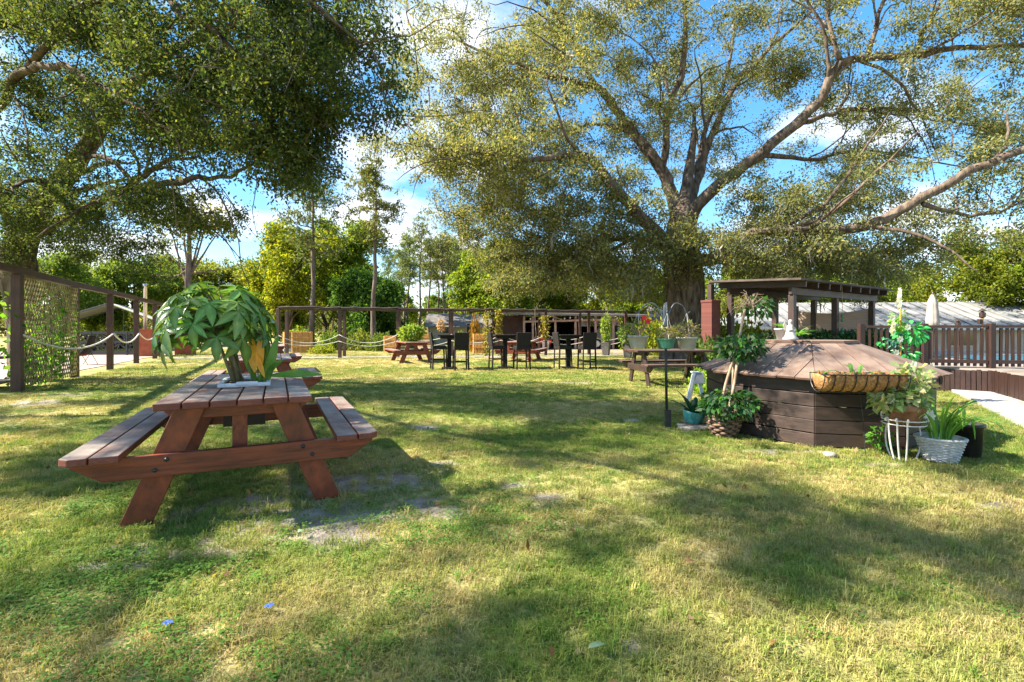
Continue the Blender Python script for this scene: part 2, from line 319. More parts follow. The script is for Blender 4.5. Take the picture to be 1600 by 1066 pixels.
# ------------------------------------------------------------------ large meshes from arrays
def bigmesh(name, V, Q, mat, col=None, smooth=False):
    me = bpy.data.meshes.new(name); V = np.asarray(V, np.float32); Q = np.asarray(Q, np.int32); k = Q.shape[1]
    me.vertices.add(len(V)); me.vertices.foreach_set('co', V.ravel())
    me.loops.add(Q.size); me.loops.foreach_set('vertex_index', Q.ravel())
    me.polygons.add(len(Q)); me.polygons.foreach_set('loop_start', np.arange(0, Q.size, k, dtype=np.int32))
    if smooth: me.polygons.foreach_set('use_smooth', np.ones(len(Q), bool))
    me.update(calc_edges=True); me.materials.append(mat)
    if col is not None:
        a = me.color_attributes.new('col', 'FLOAT_COLOR', 'POINT')
        c4 = np.ones((len(V), 4), np.float32); c4[:, :3] = col; a.data.foreach_set('color', c4.ravel())
    return me
_G = np.random.default_rng(5).random((64, 64))
def vnoise(x, y, s, off=0.0):
    x = np.asarray(x, float) / s + off; y = np.asarray(y, float) / s + off * 1.7
    xi = np.floor(x).astype(int); yi = np.floor(y).astype(int); fx = x - xi; fy = y - yi
    fx = fx * fx * (3 - 2 * fx); fy = fy * fy * (3 - 2 * fy)
    g = lambda a, b: _G[a % 64, b % 64]
    return (g(xi, yi) * (1 - fx) + g(xi + 1, yi) * fx) * (1 - fy) + (g(xi, yi + 1) * (1 - fx) + g(xi + 1, yi + 1) * fx) * fy
def fbm(x, y, s, off=0.0): return 0.55 * vnoise(x, y, s, off) + 0.3 * vnoise(x, y, s * 0.45, off + 9) + 0.15 * vnoise(x, y, s * 0.2, off + 21)

def unit(a): return a / np.maximum(np.linalg.norm(a, axis=1, keepdims=True), 1e-9)
def leaf_arrays(P, L, W, rng, palette, droop=0.25, flat=0.5, jitter=0.25, axis=None):
    """one folded four-cornered leaf at each point P; each gets a colour of its own"""
    k = len(P); ax = rng.normal(size=(k, 3)) if axis is None else axis + rng.normal(size=(k, 3)) * 0.5
    ax[:, 2] -= droop; ax = unit(ax)
    nr = rng.normal(size=(k, 3)); nr[:, 2] += flat * 2; nr = unit(nr - ax * np.sum(nr * ax, 1, keepdims=True))
    sd_ = np.cross(ax, nr); ln = (L * rng.uniform(0.5, 1.4, (k, 1))); wd = W * rng.uniform(0.75, 1.2, (k, 1))
    V = np.empty((k, 4, 3)); V[:, 0] = P; V[:, 2] = P + ax * ln
    V[:, 1] = P + ax * ln * 0.45 + sd_ * wd / 2 + nr * wd * 0.18; V[:, 3] = P + ax * ln * 0.45 - sd_ * wd / 2 + nr * wd * 0.18
    pal = np.asarray(palette, float); c = pal[rng.integers(0, len(pal), k)] * rng.uniform(1 - jitter, 1 + jitter, (k, 1))
    return V.reshape(-1, 3), np.arange(k * 4).reshape(k, 4), np.repeat(c, 4, axis=0)
def leaf_mesh(name, P, L, W, rng, palette, mat, **kw):
    V, Q, C = leaf_arrays(np.asarray(P, float), L, W, rng, palette, **kw); return bigmesh(name, V, Q, mat, C)
def clumps(centers, per, rad, rng, squash=0.75):
    c = np.asarray(centers, float); d = unit(rng.normal(size=(len(c) * per, 3))) * (rng.random((len(c) * per, 1)) ** 0.55)
    d[:, 2] *= squash; rr = rad * np.repeat(rng.uniform(0.6, 1.3, (len(c), 1)), per, axis=0)
    return np.repeat(c, per, axis=0) + d * rr

def smooth_path(p, sub=4, wob=0.0, rng=R):
    """Catmull-Rom through (point, radius) pairs"""
    out = []
    for i in range(len(p) - 1):
        a, b, c, d = p[max(i - 1, 0)], p[i], p[i + 1], p[min(i + 2, len(p) - 1)]
        for j in range(sub):
            t = j / sub
            q = 0.5 * ((2 * b[0]) + (c[0] - a[0]) * t + (2 * a[0] - 5 * b[0] + 4 * c[0] - d[0]) * t * t + (3 * b[0] - a[0] - 3 * c[0] + d[0]) * t ** 3)
            q = q + Vector((rng.gauss(0, wob), rng.gauss(0, wob), rng.gauss(0, wob)))
            out.append((q, b[1] * (1 - t) + c[1] * t))
    out.append(p[-1]); return out

def grow(limbs, targets, rng, reach=0.02, base_r=0.004, min_level=0.25):
    """join every leaf clump to the nearest wood already grown; returns twig paths"""
    nodes = []
    for lb in limbs:
        s0 = int(len(lb) * min_level)
        for i, (p, r) in enumerate(lb):
            if i >= s0: nodes.append((p.x, p.y, p.z))
    cap = len(nodes) + len(targets) * 5 + 10; A = np.empty((cap, 3)); m = len(nodes); A[:m] = nodes
    T = np.asarray(targets, float)
    d0 = np.array([np.min(np.sum((A[:m] - t) ** 2, 1)) for t in T]); paths = []
    for i in np.argsort(d0):
        t = T[i]; j = int(np.argmin(np.sum((A[:m] - t) ** 2, 1))); s = A[j].copy(); L = float(np.linalg.norm(t - s))
        if L < 0.12: continue
        mid = (s + t) / 2 + rng.normal(size=3) * 0.13 * L + np.array([0, 0, 0.12 * L])
        ks = 5; P = []
        for q in range(ks + 1):
            u = q / ks; P.append((1 - u) ** 2 * s + 2 * u * (1 - u) * mid + u * u * t)
        r0 = base_r + reach * L
        paths.append(([Vector(x) for x in P], [r0 * (1 - 0.8 * q / ks) + 0.002 for q in range(ks + 1)]))
        for q in range(1, ks + 1):
            if m < cap: A[m] = P[q]; m += 1
    return paths

# ------------------------------------------------------------------ ground
SAND = [(610, 792, 0.55, 0.26), (545, 752, 0.75, 0.3), (665, 668, 0.25, 0.2), (690, 722, 0.2, 0.09), (858, 775, 0.16, 0.07), (805, 757, 0.16, 0.06), (880, 828, 0.07, 0.07),
        (20, 630, 1.0, 0.35), (100, 616, 0.9, 0.22), (972, 655, 0.35, 0.16), (1570, 790, 0.3, 0.09), (350, 848, 0.7, 0.16), (170, 883, 0.22, 0.06), (985, 1005, 0.05, 0.03), (460, 825, 0.6, 0.22),
        (205, 1052, 0.09, 0.03), (1220, 705, 0.5, 0.1), (930, 598, .8, 0.3), (1390, 725, 0.3, 0.06), (1075, 672, 0.25, 0.12), (400, 795, 0.7, 0.3), (1010, 770, 0.12, 0.05), (640, 590, 0.5, 0.2)]
def bare(x, y):
    b = np.zeros_like(np.asarray(x, float)); nz = fbm(x, y, 0.32, 3.1) + 0.35 * (vnoise(x, y, 0.07, 1.3) - 0.5)
    for px, py, a, c in SAND:
        g = gp(px, py); q = ((x - g.x) / (a * 1.1)) ** 2 + ((y - g.y) / (c * 1.25)) ** 2
        b = np.maximum(b, np.clip((1.25 - q) * 1.1, 0, 1))
    return np.clip((b * .7 + nz - .86) * 2.6, 0, 1)
def dryness(x, y):
    d = 0.9 * fbm(x, y, 1.5, 7.7) + 0.32 * (vnoise(x, y, 0.25, 2.0) - 0.5)
    d = d + 0.22 * np.clip((x - 0.2) / 3.0, -0.6, 1) * np.clip((4.5 - y) / 2.5, 0, 1)      # the right foreground is parched
    d = d + 0.16 * np.clip((y - 12) / 8, 0, 1)
    return np.clip((d - 0.30) * 2.2, 0, 1)
def axis(fine0, fine1, st, far0, far1):
    a = list(np.arange(fine0, fine1 + 1e-6, st)); s = st; x = fine1
    while x < far1: s *= 1.25; x = min(x + s, far1); a.append(x)
    s = st; x = fine0; b = []
    while x > far0: s *= 1.25; x = max(x - s, far0); b.append(x)
    return np.array(b[::-1] + a)
gx = axis(-9, 9, 0.07, -700, 700); gy = axis(0.8, 11, 0.07, -60, 1500)
GX, GY = np.meshgrid(gx, gy); gb = bare(GX, GY); gd = dryness(GX, GY)
GZ = 0.02 * (fbm(GX, GY, 0.8, 5) - 0.5) - 0.012 + 0.008 * (vnoise(GX, GY, 0.11, 4) - 0.5)
GZ = np.where((np.abs(GX) < 9) & (GY > 0.8) & (GY < 11), GZ, -0.015)
ni = len(gx); idx = np.arange(GX.size).reshape(GX.shape)
Qg = np.stack([idx[:-1, :-1], idx[:-1, 1:], idx[1:, 1:], idx[1:, :-1]], -1).reshape(-1, 4)
def groundmat():
    m, ns, ls, b = new_mat('lawn_ground'); at = ns.new('ShaderNodeAttribute'); at.attribute_name = 'col'
    sp = ns.new('ShaderNodeSeparateColor'); ls.new(at.outputs['Color'], sp.inputs[0]); t = ns.new('ShaderNodeTexCoord')
    def nz(s, d=6):
        q = ns.new('ShaderNodeTexNoise'); q.inputs['Scale'].default_value = s; q.inputs['Detail'].default_value = d; ls.new(t.outputs['Object'], q.inputs[0]); return q
    n1, n2, n3 = nz(30), nz(4), nz(0.35, 4)
    gr = ramp(ns, [(0.32, (0.09, 0.10, 0.028)), (0.5, (0.17, 0.19, 0.04)), (0.7, (0.27, 0.26, 0.08))]); ls.new(n1.outputs[0], gr.inputs[0])
    dr = ramp(ns, [(0.3, (0.25, 0.21, 0.085)), (0.7, (0.42, 0.36, 0.17))]); ls.new(n1.outputs[0], dr.inputs[0])
    sa = ramp(ns, [(0.3, (0.14, 0.115, 0.086)), (0.65, (0.31, 0.275, 0.225))]); ls.new(n2.outputs[0], sa.inputs[0])
    ad = ns.new('ShaderNodeMath'); ad.operation = 'ADD'; ls.new(sp.outputs[1], ad.inputs[0])
    mr = ns.new('ShaderNodeMapRange'); mr.inputs[1].default_value = 0.3; mr.inputs[2].default_value = 0.7; mr.inputs[3].default_value = -0.35; mr.inputs[4].default_value = 0.35
    ls.new(n3.outputs[0], mr.inputs[0]); ls.new(mr.outputs[0], ad.inputs[1]); ad.use_clamp = True
    m1 = ns.new('ShaderNodeMixRGB'); ls.new(ad.outputs[0], m1.inputs[0]); ls.new(gr.outputs[0], m1.inputs[1]); ls.new(dr.outputs[0], m1.inputs[2])
    m2 = ns.new('ShaderNodeMixRGB'); ls.new(sp.outputs[0], m2.inputs[0]); ls.new(m1.outputs[0], m2.inputs[1]); ls.new(sa.outputs[0], m2.inputs[2])
    ls.new(m2.outputs[0], b.inputs['Base Color']); b.inputs['Roughness'].default_value = 0.95; b.inputs['Specular IOR Level'].default_value = 0.1
    bp = ns.new('ShaderNodeBump'); bp.inputs['Strength'].default_value = 0.9; bp.inputs['Distance'].default_value = 0.03
    ls.new(n1.outputs[0], bp.inputs['Height']); ls.new(bp.outputs[0], b.inputs['Normal']); return m
gc = np.stack([gb.ravel(), gd.ravel(), np.zeros(gb.size)], -1)
tag(link('ground', bigmesh('ground', np.stack([GX.ravel(), GY.ravel(), GZ.ravel()], -1), Qg, groundmat(), gc, smooth=True)), kind='structure')

def sheet(name, poly, z, mat, kind='structure', th=0.0):
    me = bpy.data.meshes.new(name); k = len(poly)
    if th:
        m = MB().prism(poly, th, Matrix.Translation((0, 0, z - th / 2))); return tag(m.build(name, mat), kind=kind)
    me.from_pydata([(x, y, z) for x, y in poly], [], [tuple(range(k))]); me.materials.append(mat)
    return tag(link(name, me), kind=kind)
P2 = lambda px, py: tuple(gp(px, py)[:2])
sheet('patio_paving', [(-11.9, 12.0), (-13.4, 15.5), (-14.6, 18.2), (-15.9, 21.0), (-16.5, 25.5), (-34, 27), (-36, 13), (-20, 10)], 0.002, M['paver'])
sheet('gravel_path', [(-14.5, 20.2), (-7.4, 20.7), (0, 21.6), (6, 22.8), (6, 24.6), (0, 23.3), (-7.4, 22.1), (-15.2, 21.6)], 0.003, M['sand'])
sheet('driveway', [(0.3, 25.2), (16, 26.0), (40, 30), (40, 42), (0.0, 42)], 0.003, M['paver'])
sheet('concrete_path', [P2(1478, 607), P2(1500, 605), P2(1552, 613), P2(1640, 632), P2(1720, 655), P2(1760, 720), P2(1600, 668), P2(1545, 640)], 0.035, M['concrete'], th=0.06)

# ------------------------------------------------------------------ grass: tufts scattered over the lawn
def tuft(name, k, ht, spread, wd, seed, lean=0.6):
    g = np.random.default_rng(seed); V = []; Fq = []
    for i in range(k):
        a = g.uniform(0, 2 * math.pi); r = spread * math.sqrt(g.random()); p = np.array([r * math.cos(a), r * math.sin(a), -0.012])
        az = g.uniform(0, 2 * math.pi); h = np.array([math.cos(az), math.sin(az), 0]); s = np.array([-h[1], h[0], 0]); ln = ht * g.uniform(0.5, 1.25); le = lean * g.uniform(0.3, 1.4)
        w0 = wd * g.uniform(0.7, 1.3) / 2; mid = p + h * ln * le * 0.35 + np.array([0, 0, ln * 0.62]); tip = p + h * ln * le + np.array([0, 0, ln * max(0.25, 1 - 0.45 * le)])
        o = len(V); V += [p - s * w0, p + s * w0, mid + s * w0 * 0.8, mid - s * w0 * 0.8, tip]; Fq += [(o, o + 1, o + 2, o + 3), (o + 3, o + 2, o + 4)]
    me = bpy.data.meshes.new(name); me.from_pydata([tuple(v) for v in V], [], Fq); me.materials.append(M['grass'])
    return bpy.data.objects.new(name, me)
def weed(name, k, spread, seed):
    g = np.random.default_rng(seed); m = MB()
    for i in range(k):
        a = g.uniform(0, 6.28); r = spread * math.sqrt(g.random()); p = Vector((r * math.cos(a), r * math.sin(a), g.uniform(0.008, 0.035)))
        az = g.uniform(0, 6.28); h = Vector((math.cos(az), math.sin(az), g.uniform(-0.3, 0.5))).normalized(); s = h.cross(Vector((0, 0, 1))).normalized(); ln = g.uniform(0.012, 0.024)
        m.add([p, p + h * ln * 0.5 + s * ln * 0.4, p + h * ln, p + h * ln * 0.5 - s * ln * 0.4], [(0, 1, 2, 3)])
    me = bpy.data.meshes.new(name); me.from_pydata(m.v, [], m.f); me.materials.append(M['grass']); return bpy.data.objects.new(name, me)
tc_ = bpy.data.collections.new('tufts')
protos = [tuft('a_tuft', 26, 0.05, 0.06, 0.0042, 1, 0.9), tuft('b_tuft', 20, 0.065, 0.05, 0.004, 2, 0.7), tuft('c_tuft', 34, 0.038, 0.08, 0.0045, 3, 1.2), tuft('d_tuft', 12, 0.10, 0.03, 0.005, 4, 0.6), weed('e_weed', 26, 0.07, 5),
          tuft('f_far', 26, 0.05, 0.14, 0.011, 6, 1.0)]
for o in protos: tc_.objects.link(o)
pts = []; kinds = []
def scatter(x0, x1, y0, y1, dens, far=False):
    k = int((x1 - x0) * (y1 - y0) * dens); x = NP.uniform(x0, x1, k); y = NP.uniform(y0, y1, k)
    ok = (np.abs(x) < 1.28 * y + 0.9) & (y > 0.9)
    ok &= NP.random(k) > bare(x, y) * 0.74
    ok &= ~((x < -9.6 - (y - 9.4) * 0.48) & (y > 9.0))
    cxw, cyw = 3.71, 6.01
    ok &= (x - cxw) ** 2 + (y - cyw) ** 2 > 1.2 ** 2
    x, y = x[ok], y[ok]; cl = fbm(x, y, 0.9, 12.0); rr = NP.random(len(x))
    if far: kd = np.full(len(x), 5)
    else:
        kd = np.where(rr < 0.38, 0, np.where(rr < 0.62, 1, np.where(rr < 0.95, 2, 3)))
        wz = np.clip((cl - 0.49) * 4, 0, .8) * np.clip((0.6 - x) / 1.5, 0.06, 1); kd = np.where(NP.random(len(x)) < wz, 4, kd)
    pts.append(np.stack([x, y], -1)); kinds.append(kd)
scatter(-4.2, 4.4, 0.9, 3.4, 700); scatter(-7.5, 7.5, 3.4, 6.0, 450); scatter(-12, 11, 6.0, 10.0, 190); scatter(-14, 12, 10, 16, 60, True); scatter(-18, 16, 16, 30, 26, True)
pts = np.concatenate(pts); kinds = np.concatenate(kinds); k = len(pts)
dd = np.clip(dryness(pts[:, 0], pts[:, 1]) + NP.normal(0, 0.22, k), 0, 1)[:, None]
green = np.array([[0.115, 0.20, 0.03], [0.16, 0.24, 0.04], [0.215, 0.26, 0.055]])[NP.integers(0, 3, k)]
straw = np.array([[0.46, 0.37, 0.17], [0.37, 0.31, 0.12], [0.33, 0.32, 0.09]])[NP.integers(0, 3, k)]
mixw = np.clip(dd * 1.15, 0, 1); tint = (green * (1 - mixw) + straw * mixw) * NP.uniform(0.75, 1.25, (k, 1))
tint = np.where((kinds == 4)[:, None], np.array([[0.10, 0.20, 0.03]]) * NP.uniform(0.7, 1.3, (k, 1)), tint)
gm = bpy.data.meshes.new('grass'); gm.vertices.add(k)
gm.vertices.foreach_set('co', np.concatenate([pts, np.full((k, 1), -0.004)], 1).astype(np.float32).ravel())
for nm, ty, arr in (('tint', 'FLOAT_COLOR', np.concatenate([tint, np.ones((k, 1))], 1)), ('spin', 'FLOAT', NP.uniform(0, 6.28, k)), ('size', 'FLOAT', NP.uniform(0.5, 1.0, k)), ('sort', 'INT', kinds)):
    a = gm.attributes.new(nm, ty, 'POINT')
    a.data.foreach_set('color' if ty == 'FLOAT_COLOR' else 'value', arr.astype(np.int32 if ty == 'INT' else np.float32).ravel())
grass = tag(link('lawn_grass', gm), 'short patchy lawn grass, green and straw coloured, over the whole yard', 'grass', kind='stuff')
ng = bpy.data.node_groups.new('scatter_grass', 'GeometryNodeTree')
ng.interface.new_socket('Geometry', in_out='INPUT', socket_type='NodeSocketGeometry'); ng.interface.new_socket('Geometry', in_out='OUTPUT', socket_type='NodeSocketGeometry')
gi = ng.nodes.new('NodeGroupInput'); go = ng.nodes.new('NodeGroupOutput'); iop = ng.nodes.new('GeometryNodeInstanceOnPoints'); ci = ng.nodes.new('GeometryNodeCollectionInfo')
ci.inputs['Collection'].default_value = tc_; ci.inputs['Separate Children'].default_value = True; ci.inputs['Reset Children'].default_value = True
def named(nm, ty):
    q = ng.nodes.new('GeometryNodeInputNamedAttribute'); q.data_type = ty; q.inputs['Name'].default_value = nm; return q.outputs['Attribute']
cxyz = ng.nodes.new('ShaderNodeCombineXYZ'); ng.links.new(named('spin', 'FLOAT'), cxyz.inputs[2])
ng.links.new(gi.outputs[0], iop.inputs['Points']); ng.links.new(ci.outputs[0], iop.inputs['Instance']); iop.inputs['Pick Instance'].default_value = True
ng.links.new(named('sort', 'INT'), iop.inputs['Instance Index']); ng.links.new(cxyz.outputs[0], iop.inputs['Rotation']); ng.links.new(named('size', 'FLOAT'), iop.inputs['Scale'])
ng.links.new(iop.outputs[0], go.inputs[0]); md = grass.modifiers.new('scatter', 'NODES'); md.node_group = ng

# ------------------------------------------------------------------ trees
def tree_thing(name, label, cat, base, limbs, targets, per, rad, leaf, palette, rng, group=None, mat='leaf', bark='bark', sides=10, squash=0.75, reach=0.012, droop=0.25, min_level=0.25, trunk_lump=True, jitter=0.25, base_r=0.004):
    """limbs: lists of (point, radius), first one is the trunk; world coordinates"""
    t = thing(name, label, cat, base, group=group); b = Vector(base); mb = MB()
    for i, lb in enumerate(limbs):
        ph = [rng.uniform(0, 6.28) for _ in range(3)]
        kk = 24 if (i == 0 and trunk_lump) else sides
        lump = (lambda a, j, ph=ph, kk=kk: 1 + 0.10 * math.sin(3 * 6.283 * j / kk + ph[0] + a * 0.12) + 0.06 * math.sin(5 * 6.283 * j / kk + ph[1] - a * 0.1)) if (i == 0 and trunk_lump) else (lambda a, j, ph=ph: 1 + 0.07 * math.sin(1.9 * j + ph[0] + a * 0.8))
        mb.tube([p - b for p, r in lb], [r for p, r in lb], kk, lump)
    mb.build('trunk', M[bark], t, smooth=True)
    paths = grow(limbs, targets, rng, reach=reach, min_level=min_level, base_r=base_r); tw = MB()
    for P, rr in paths: tw.tube([p - b for p in P], rr, 5)
    if paths: tag(tw.build('branches', M['twig'], t, smooth=True), kind='stuff')
    P = clumps(targets, per, rad, rng, squash) - np.array(b)
    link('crown', leaf_mesh('crown', P, leaf[0], leaf[1], rng, palette, M[mat], droop=droop, jitter=jitter), t)
    return t
def blob_targets(blobs, rng, spray=0.55):
    """leaf clumps spread through ellipsoids given by photo position, depth and extent"""
    out = []
    for px, py, rx, ry, d, ds, cnt in blobs:
        p = pt(px, py, d); s = d / F; left = cnt
        while left > 0:                      # sprays of several clumps, with gaps between them
            v = unit(rng.normal(size=(1, 3)))[0] * rng.random() ** 0.4; m = int(min(left, rng.integers(4, 10))); left -= m
            c = np.array([p.x + v[0] * rx * s, d + v[1] * ds, p.z + v[2] * ry * s])
            for q in range(m): out.append(tuple(c + rng.normal(size=3) * np.array([1, 1, .55]) * spray))
    return np.array(out)

# the big live oak on the right
rg = np.random.default_rng(21); D = 17.0
def lim(rows, d0=D, sub=4, wob=0.03):
    """rows: px, py, depth offset, radius"""
    return smooth_path([(pt(px, py, d0 + dy), r) for px, py, dy, r in rows], sub, wob)
base_oak = Vector(((1070 - 800) * D / F, D, 0))
trunk = smooth_path([(base_oak + Vector((0, 0, -0.1)), 1.02), (base_oak + Vector((0, 0, 0.35)), 0.78), (pt(1070, 520, D), 0.66), (pt(1071, 470, D), 0.62), (pt(1068, 425, D), 0.66), (pt(1064, 385, D), 0.62), (pt(1066, 345, D), 0.42), (pt(1072, 300, D + .3), 0.22), (pt(1082, 240, D + .8), 0.13), (pt(1086, 170, D + 1.3), 0.04)], 4, 0.02)
oak_limbs = [trunk,
    lim([(1068, 395, 0, .42), (1030, 368, -.5, .30), (985, 322, -1.2, .26), (942, 270, -1.8, .22), (900, 240, -2.2, .17), (840, 250, -2.6, .12), (770, 240, -3, .09), (700, 235, -3.2, .06), (640, 225, -3.4, .03)]),
    lim([(1062, 365, 0, .42), (1050, 305, .4, .33), (1027, 257, .6, .29), (992, 212, .8, .26), (960, 170, 1, .22), (938, 140, 1.2, .2), (890, 125, 1.4, .13), (843, 113, 1.6, .11), (770, 85, 1.8, .08), (700, 55, 2, .05)]),
    lim([(945, 150, 1.1, .17), (915, 108, .8, .14), (890, 50, .4, .11), (850, 0, 0, .09), (800, -60, -.5, .05)]),
    lim([(1035, 265, .6, .2), (1041, 216, .2, .17), (1043, 176, 0, .16), (1068, 99, -.3, .14), (1070, 14, -.6, .1), (1060, -80, -1, .06)]),
    lim([(1072, 370, 0, .38), (1090, 320, -.3, .3), (1149, 270, -.8, .26), (1225, 212, -1.3, .23), (1279, 158, -1.7, .2), (1300, 118, -1.9, .18), (1320, 97, -2, .17), (1356, 90, -2.1, .15), (1419, 86, -2.3, .13), (1518, 74, -2.6, .1), (1600, 70, -2.8, .08), (1690, 50, -3, .04)]),
    lim([(1311, 97, -2, .11), (1293, 27, -2, .08), (1290, -60, -2, .04)]), lim([(1356, 88, -2.1, .11), (1380, 0, -2.2, .08), (1400, -80, -2.4, .04)]),
    lim([(1425, 84, -2.3, .09), (1445, 45, -2.4, .08), (1468, 5, -2.5, .06), (1500, -60, -2.6, .03)]),
    lim([(1060, 415, 0, .42), (1105, 408, -.8, .3), (1135, 394, -1.2, .27), (1167, 368, -1.6, .24), (1215, 360, -2, .22), (1270, 361, -2.4, .21), (1351, 354, -2.9, .2), (1419, 324, -3.3, .19), (1495, 279, -3.7, .17), (1600, 234, -4.1, .14), (1700, 200, -4.4, .08)]),
    lim([(1245, 195, -1.4, .13), (1290, 180, -1, .1), (1340, 172, -.8, .1), (1420, 171, -.4, .07), (1480, 190, 0, .03)]),
    lim([(1075, 345, .1, .3), (1092, 270, .8, .2), (1130, 167, 1.4, .15), (1180, 99, 1.8, .11), (1279, 9, 2.3, .08), (1330, -50, 2.6, .04)]),
    lim([(1085, 300, .5, .16), (1099, 216, 1.5, .13), (1135, 113, 2.4, .1), (1150, 20, 3, .06)]),
    lim([(1060, 400, 0, .3), (1010, 372, .8, .16), (960, 375, 1.4, .12), (890, 388, 2, .09), (810, 375, 2.6, .06), (740, 330, 3, .03)]),
    lim([(985, 374, 1.1, .1), (930, 405, .6, .08), (860, 435, .2, .05), (800, 450, 0, .03)]),
    lim([(1190, 240, -1, .14), (1260, 250, .3, .1), (1340, 235, 1.5, .08), (1440, 250, 2.5, .05), (1540, 270, 3, .03)]),
    lim([(1440, 316, -3.4, .1), (1500, 335, -3, .08), (1560, 330, -2.6, .06), (1640, 300, -2.2, .03)]),
    lim([(1150, 385, -1.4, .12), (1220, 420, -.6, .08), (1320, 425, .2, .05), (1400, 420, .8, .03)]),
]
oak_limbs = [lb if i == 0 else [(p, r * .70) for p, r in lb] for i, lb in enumerate(oak_limbs)]
ob = random.Random(44)                      # many finer limbs fanning off the main ones
for lb in list(oak_limbs[1:]):
    for q in range(5):
        i = ob.randrange(int(len(lb) * .25), len(lb) - 2); p, r = lb[i]; dr0 = (lb[i + 1][0] - lb[i - 1][0]).normalized()
        sd0 = Vector((ob.gauss(0, 1), ob.gauss(0, .8), ob.gauss(.35, .8))); sd0 = (sd0 - dr0 * sd0.dot(dr0)).normalized(); ln_ = ob.uniform(1.8, 4.2); r2 = max(.02, r * .5)
        oak_limbs.append(smooth_path([(p, r2), (p + (dr0 * .8 + sd0 * .5) * ln_ * .35, r2 * .75), (p + (dr0 * .75 + sd0 * .75) * ln_ * .7 + Vector((0, 0, .1)), r2 * .5), (p + (dr0 * .7 + sd0 * .9) * ln_, r2 * .2)], 3, .03))
oak_blobs = [(720, 130, 110, 105, 16.5, 3.2, 120), (830, 70, 120, 80, 17.5, 3.5, 110), (940, 50, 110, 80, 17, 4, 90), (690, 235, 85, 60, 15, 2.5, 75), (785, 255, 100, 70, 15.5, 3, 95), (880, 190, 90, 80, 17, 4, 85),
    (820, 330, 110, 65, 18, 3.5, 110), (905, 395, 110, 55, 17.5, 3, 150), (960, 435, 90, 35, 17.5, 2.5, 90), (755, 330, 60, 40, 18, 2.5, 50), (830, 430, 75, 38, 17.5, 2, 70), (990, 340, 55, 50, 17, 3, 50), (890, 300, 90, 60, 16.5, 2.5, 70),
    (1020, 110, 100, 110, 17, 4, 75), (1110, 60, 110, 80, 18, 4, 75), (1010, 240, 60, 60, 19, 3, 22), (1112, 388, 48, 34, 15.6, .8, 42), (1120, 220, 80, 90, 19, 3, 40),
    (1205, 90, 100, 90, 18, 4, 55), (1235, 310, 120, 50, 15, 2.5, 90), (1190, 405, 100, 40, 16, 2.2, 90), (1300, 400, 110, 42, 16, 2.5, 90), (1400, 365, 90, 40, 15, 1.8, 40), (1350, 200, 110, 70, 17.5, 4, 48), (1440, 110, 110, 80, 15.5, 3, 62), (1540, 50, 90, 70, 14.5, 2.5, 52),
    (1450, 235, 120, 60, 17, 4, 55), (1540, 170, 85, 80, 16, 3.5, 48), (1380, 305, 100, 45, 16, 3, 55), (1560, 290, 80, 60, 15, 3, 45), (1300, 50, 90, 60, 16, 3, 40), (1400, 410, 80, 38, 17, 2.5, 45), (1330, 432, 80, 22, 17, 2.5, 26),
    (1680, 150, 90, 150, 14.5, 3, 60), (1680, 320, 70, 60, 14, 3, 26), (800, -60, 220, 90, 17, 5, 75), (1150, -70, 260, 90, 17, 5, 75), (1500, -70, 220, 90, 15.5, 4, 60), (1000, 180, 500, 180, 21, 2.5, 130), (1350, 200, 300, 180, 20.5, 2.5, 60)]
oak_t = blob_targets([b[:6] + (int(b[6] * 1.2),) for b in oak_blobs], rg)
oak_pal = [(0.165, 0.19, 0.075), (0.22, 0.23, 0.09), (0.125, 0.16, 0.068), (0.28, 0.255, 0.085), (0.22, 0.22, 0.14), (0.12, 0.155, 0.085)]
oak = tree_thing('oak_tree', 'huge spreading live oak hung with grey moss, beside the dark pavilion', 'tree', base_oak, oak_limbs, oak_t, 130, 0.50, (0.094, 0.048), oak_pal, rg, droop=0.4, squash=0.7, base_r=.008)
mo = MB(); bo = base_oak
for i in rg.choice(len(oak_t), 170, replace=False):
    c = Vector(oak_t[i]) - bo
    for q in range(rg.integers(4, 9)):
        p = c + Vector(rg.normal(size=3) * 0.14); ln = rg.uniform(0.15, 0.6); wv = rg.uniform(0.012, 0.035); az = rg.uniform(0, 6.28); s = Vector((math.cos(az), math.sin(az), 0)) * wv; o = len(mo.v)
        for u in range(4):
            q2 = p + Vector((rg.normal() * .03, rg.normal() * .03, -ln * u / 3)); ww = (1, .9, .55, .05)[u]; mo.v += [tuple(q2 - s * ww), tuple(q2 + s * ww)]
        mo.f += [(o + 2 * u, o + 2 * u + 1, o + 2 * u + 3, o + 2 * u + 2) for u in range(3)]
tag(mo.build('spanish_moss', M['moss'], oak), kind='stuff')

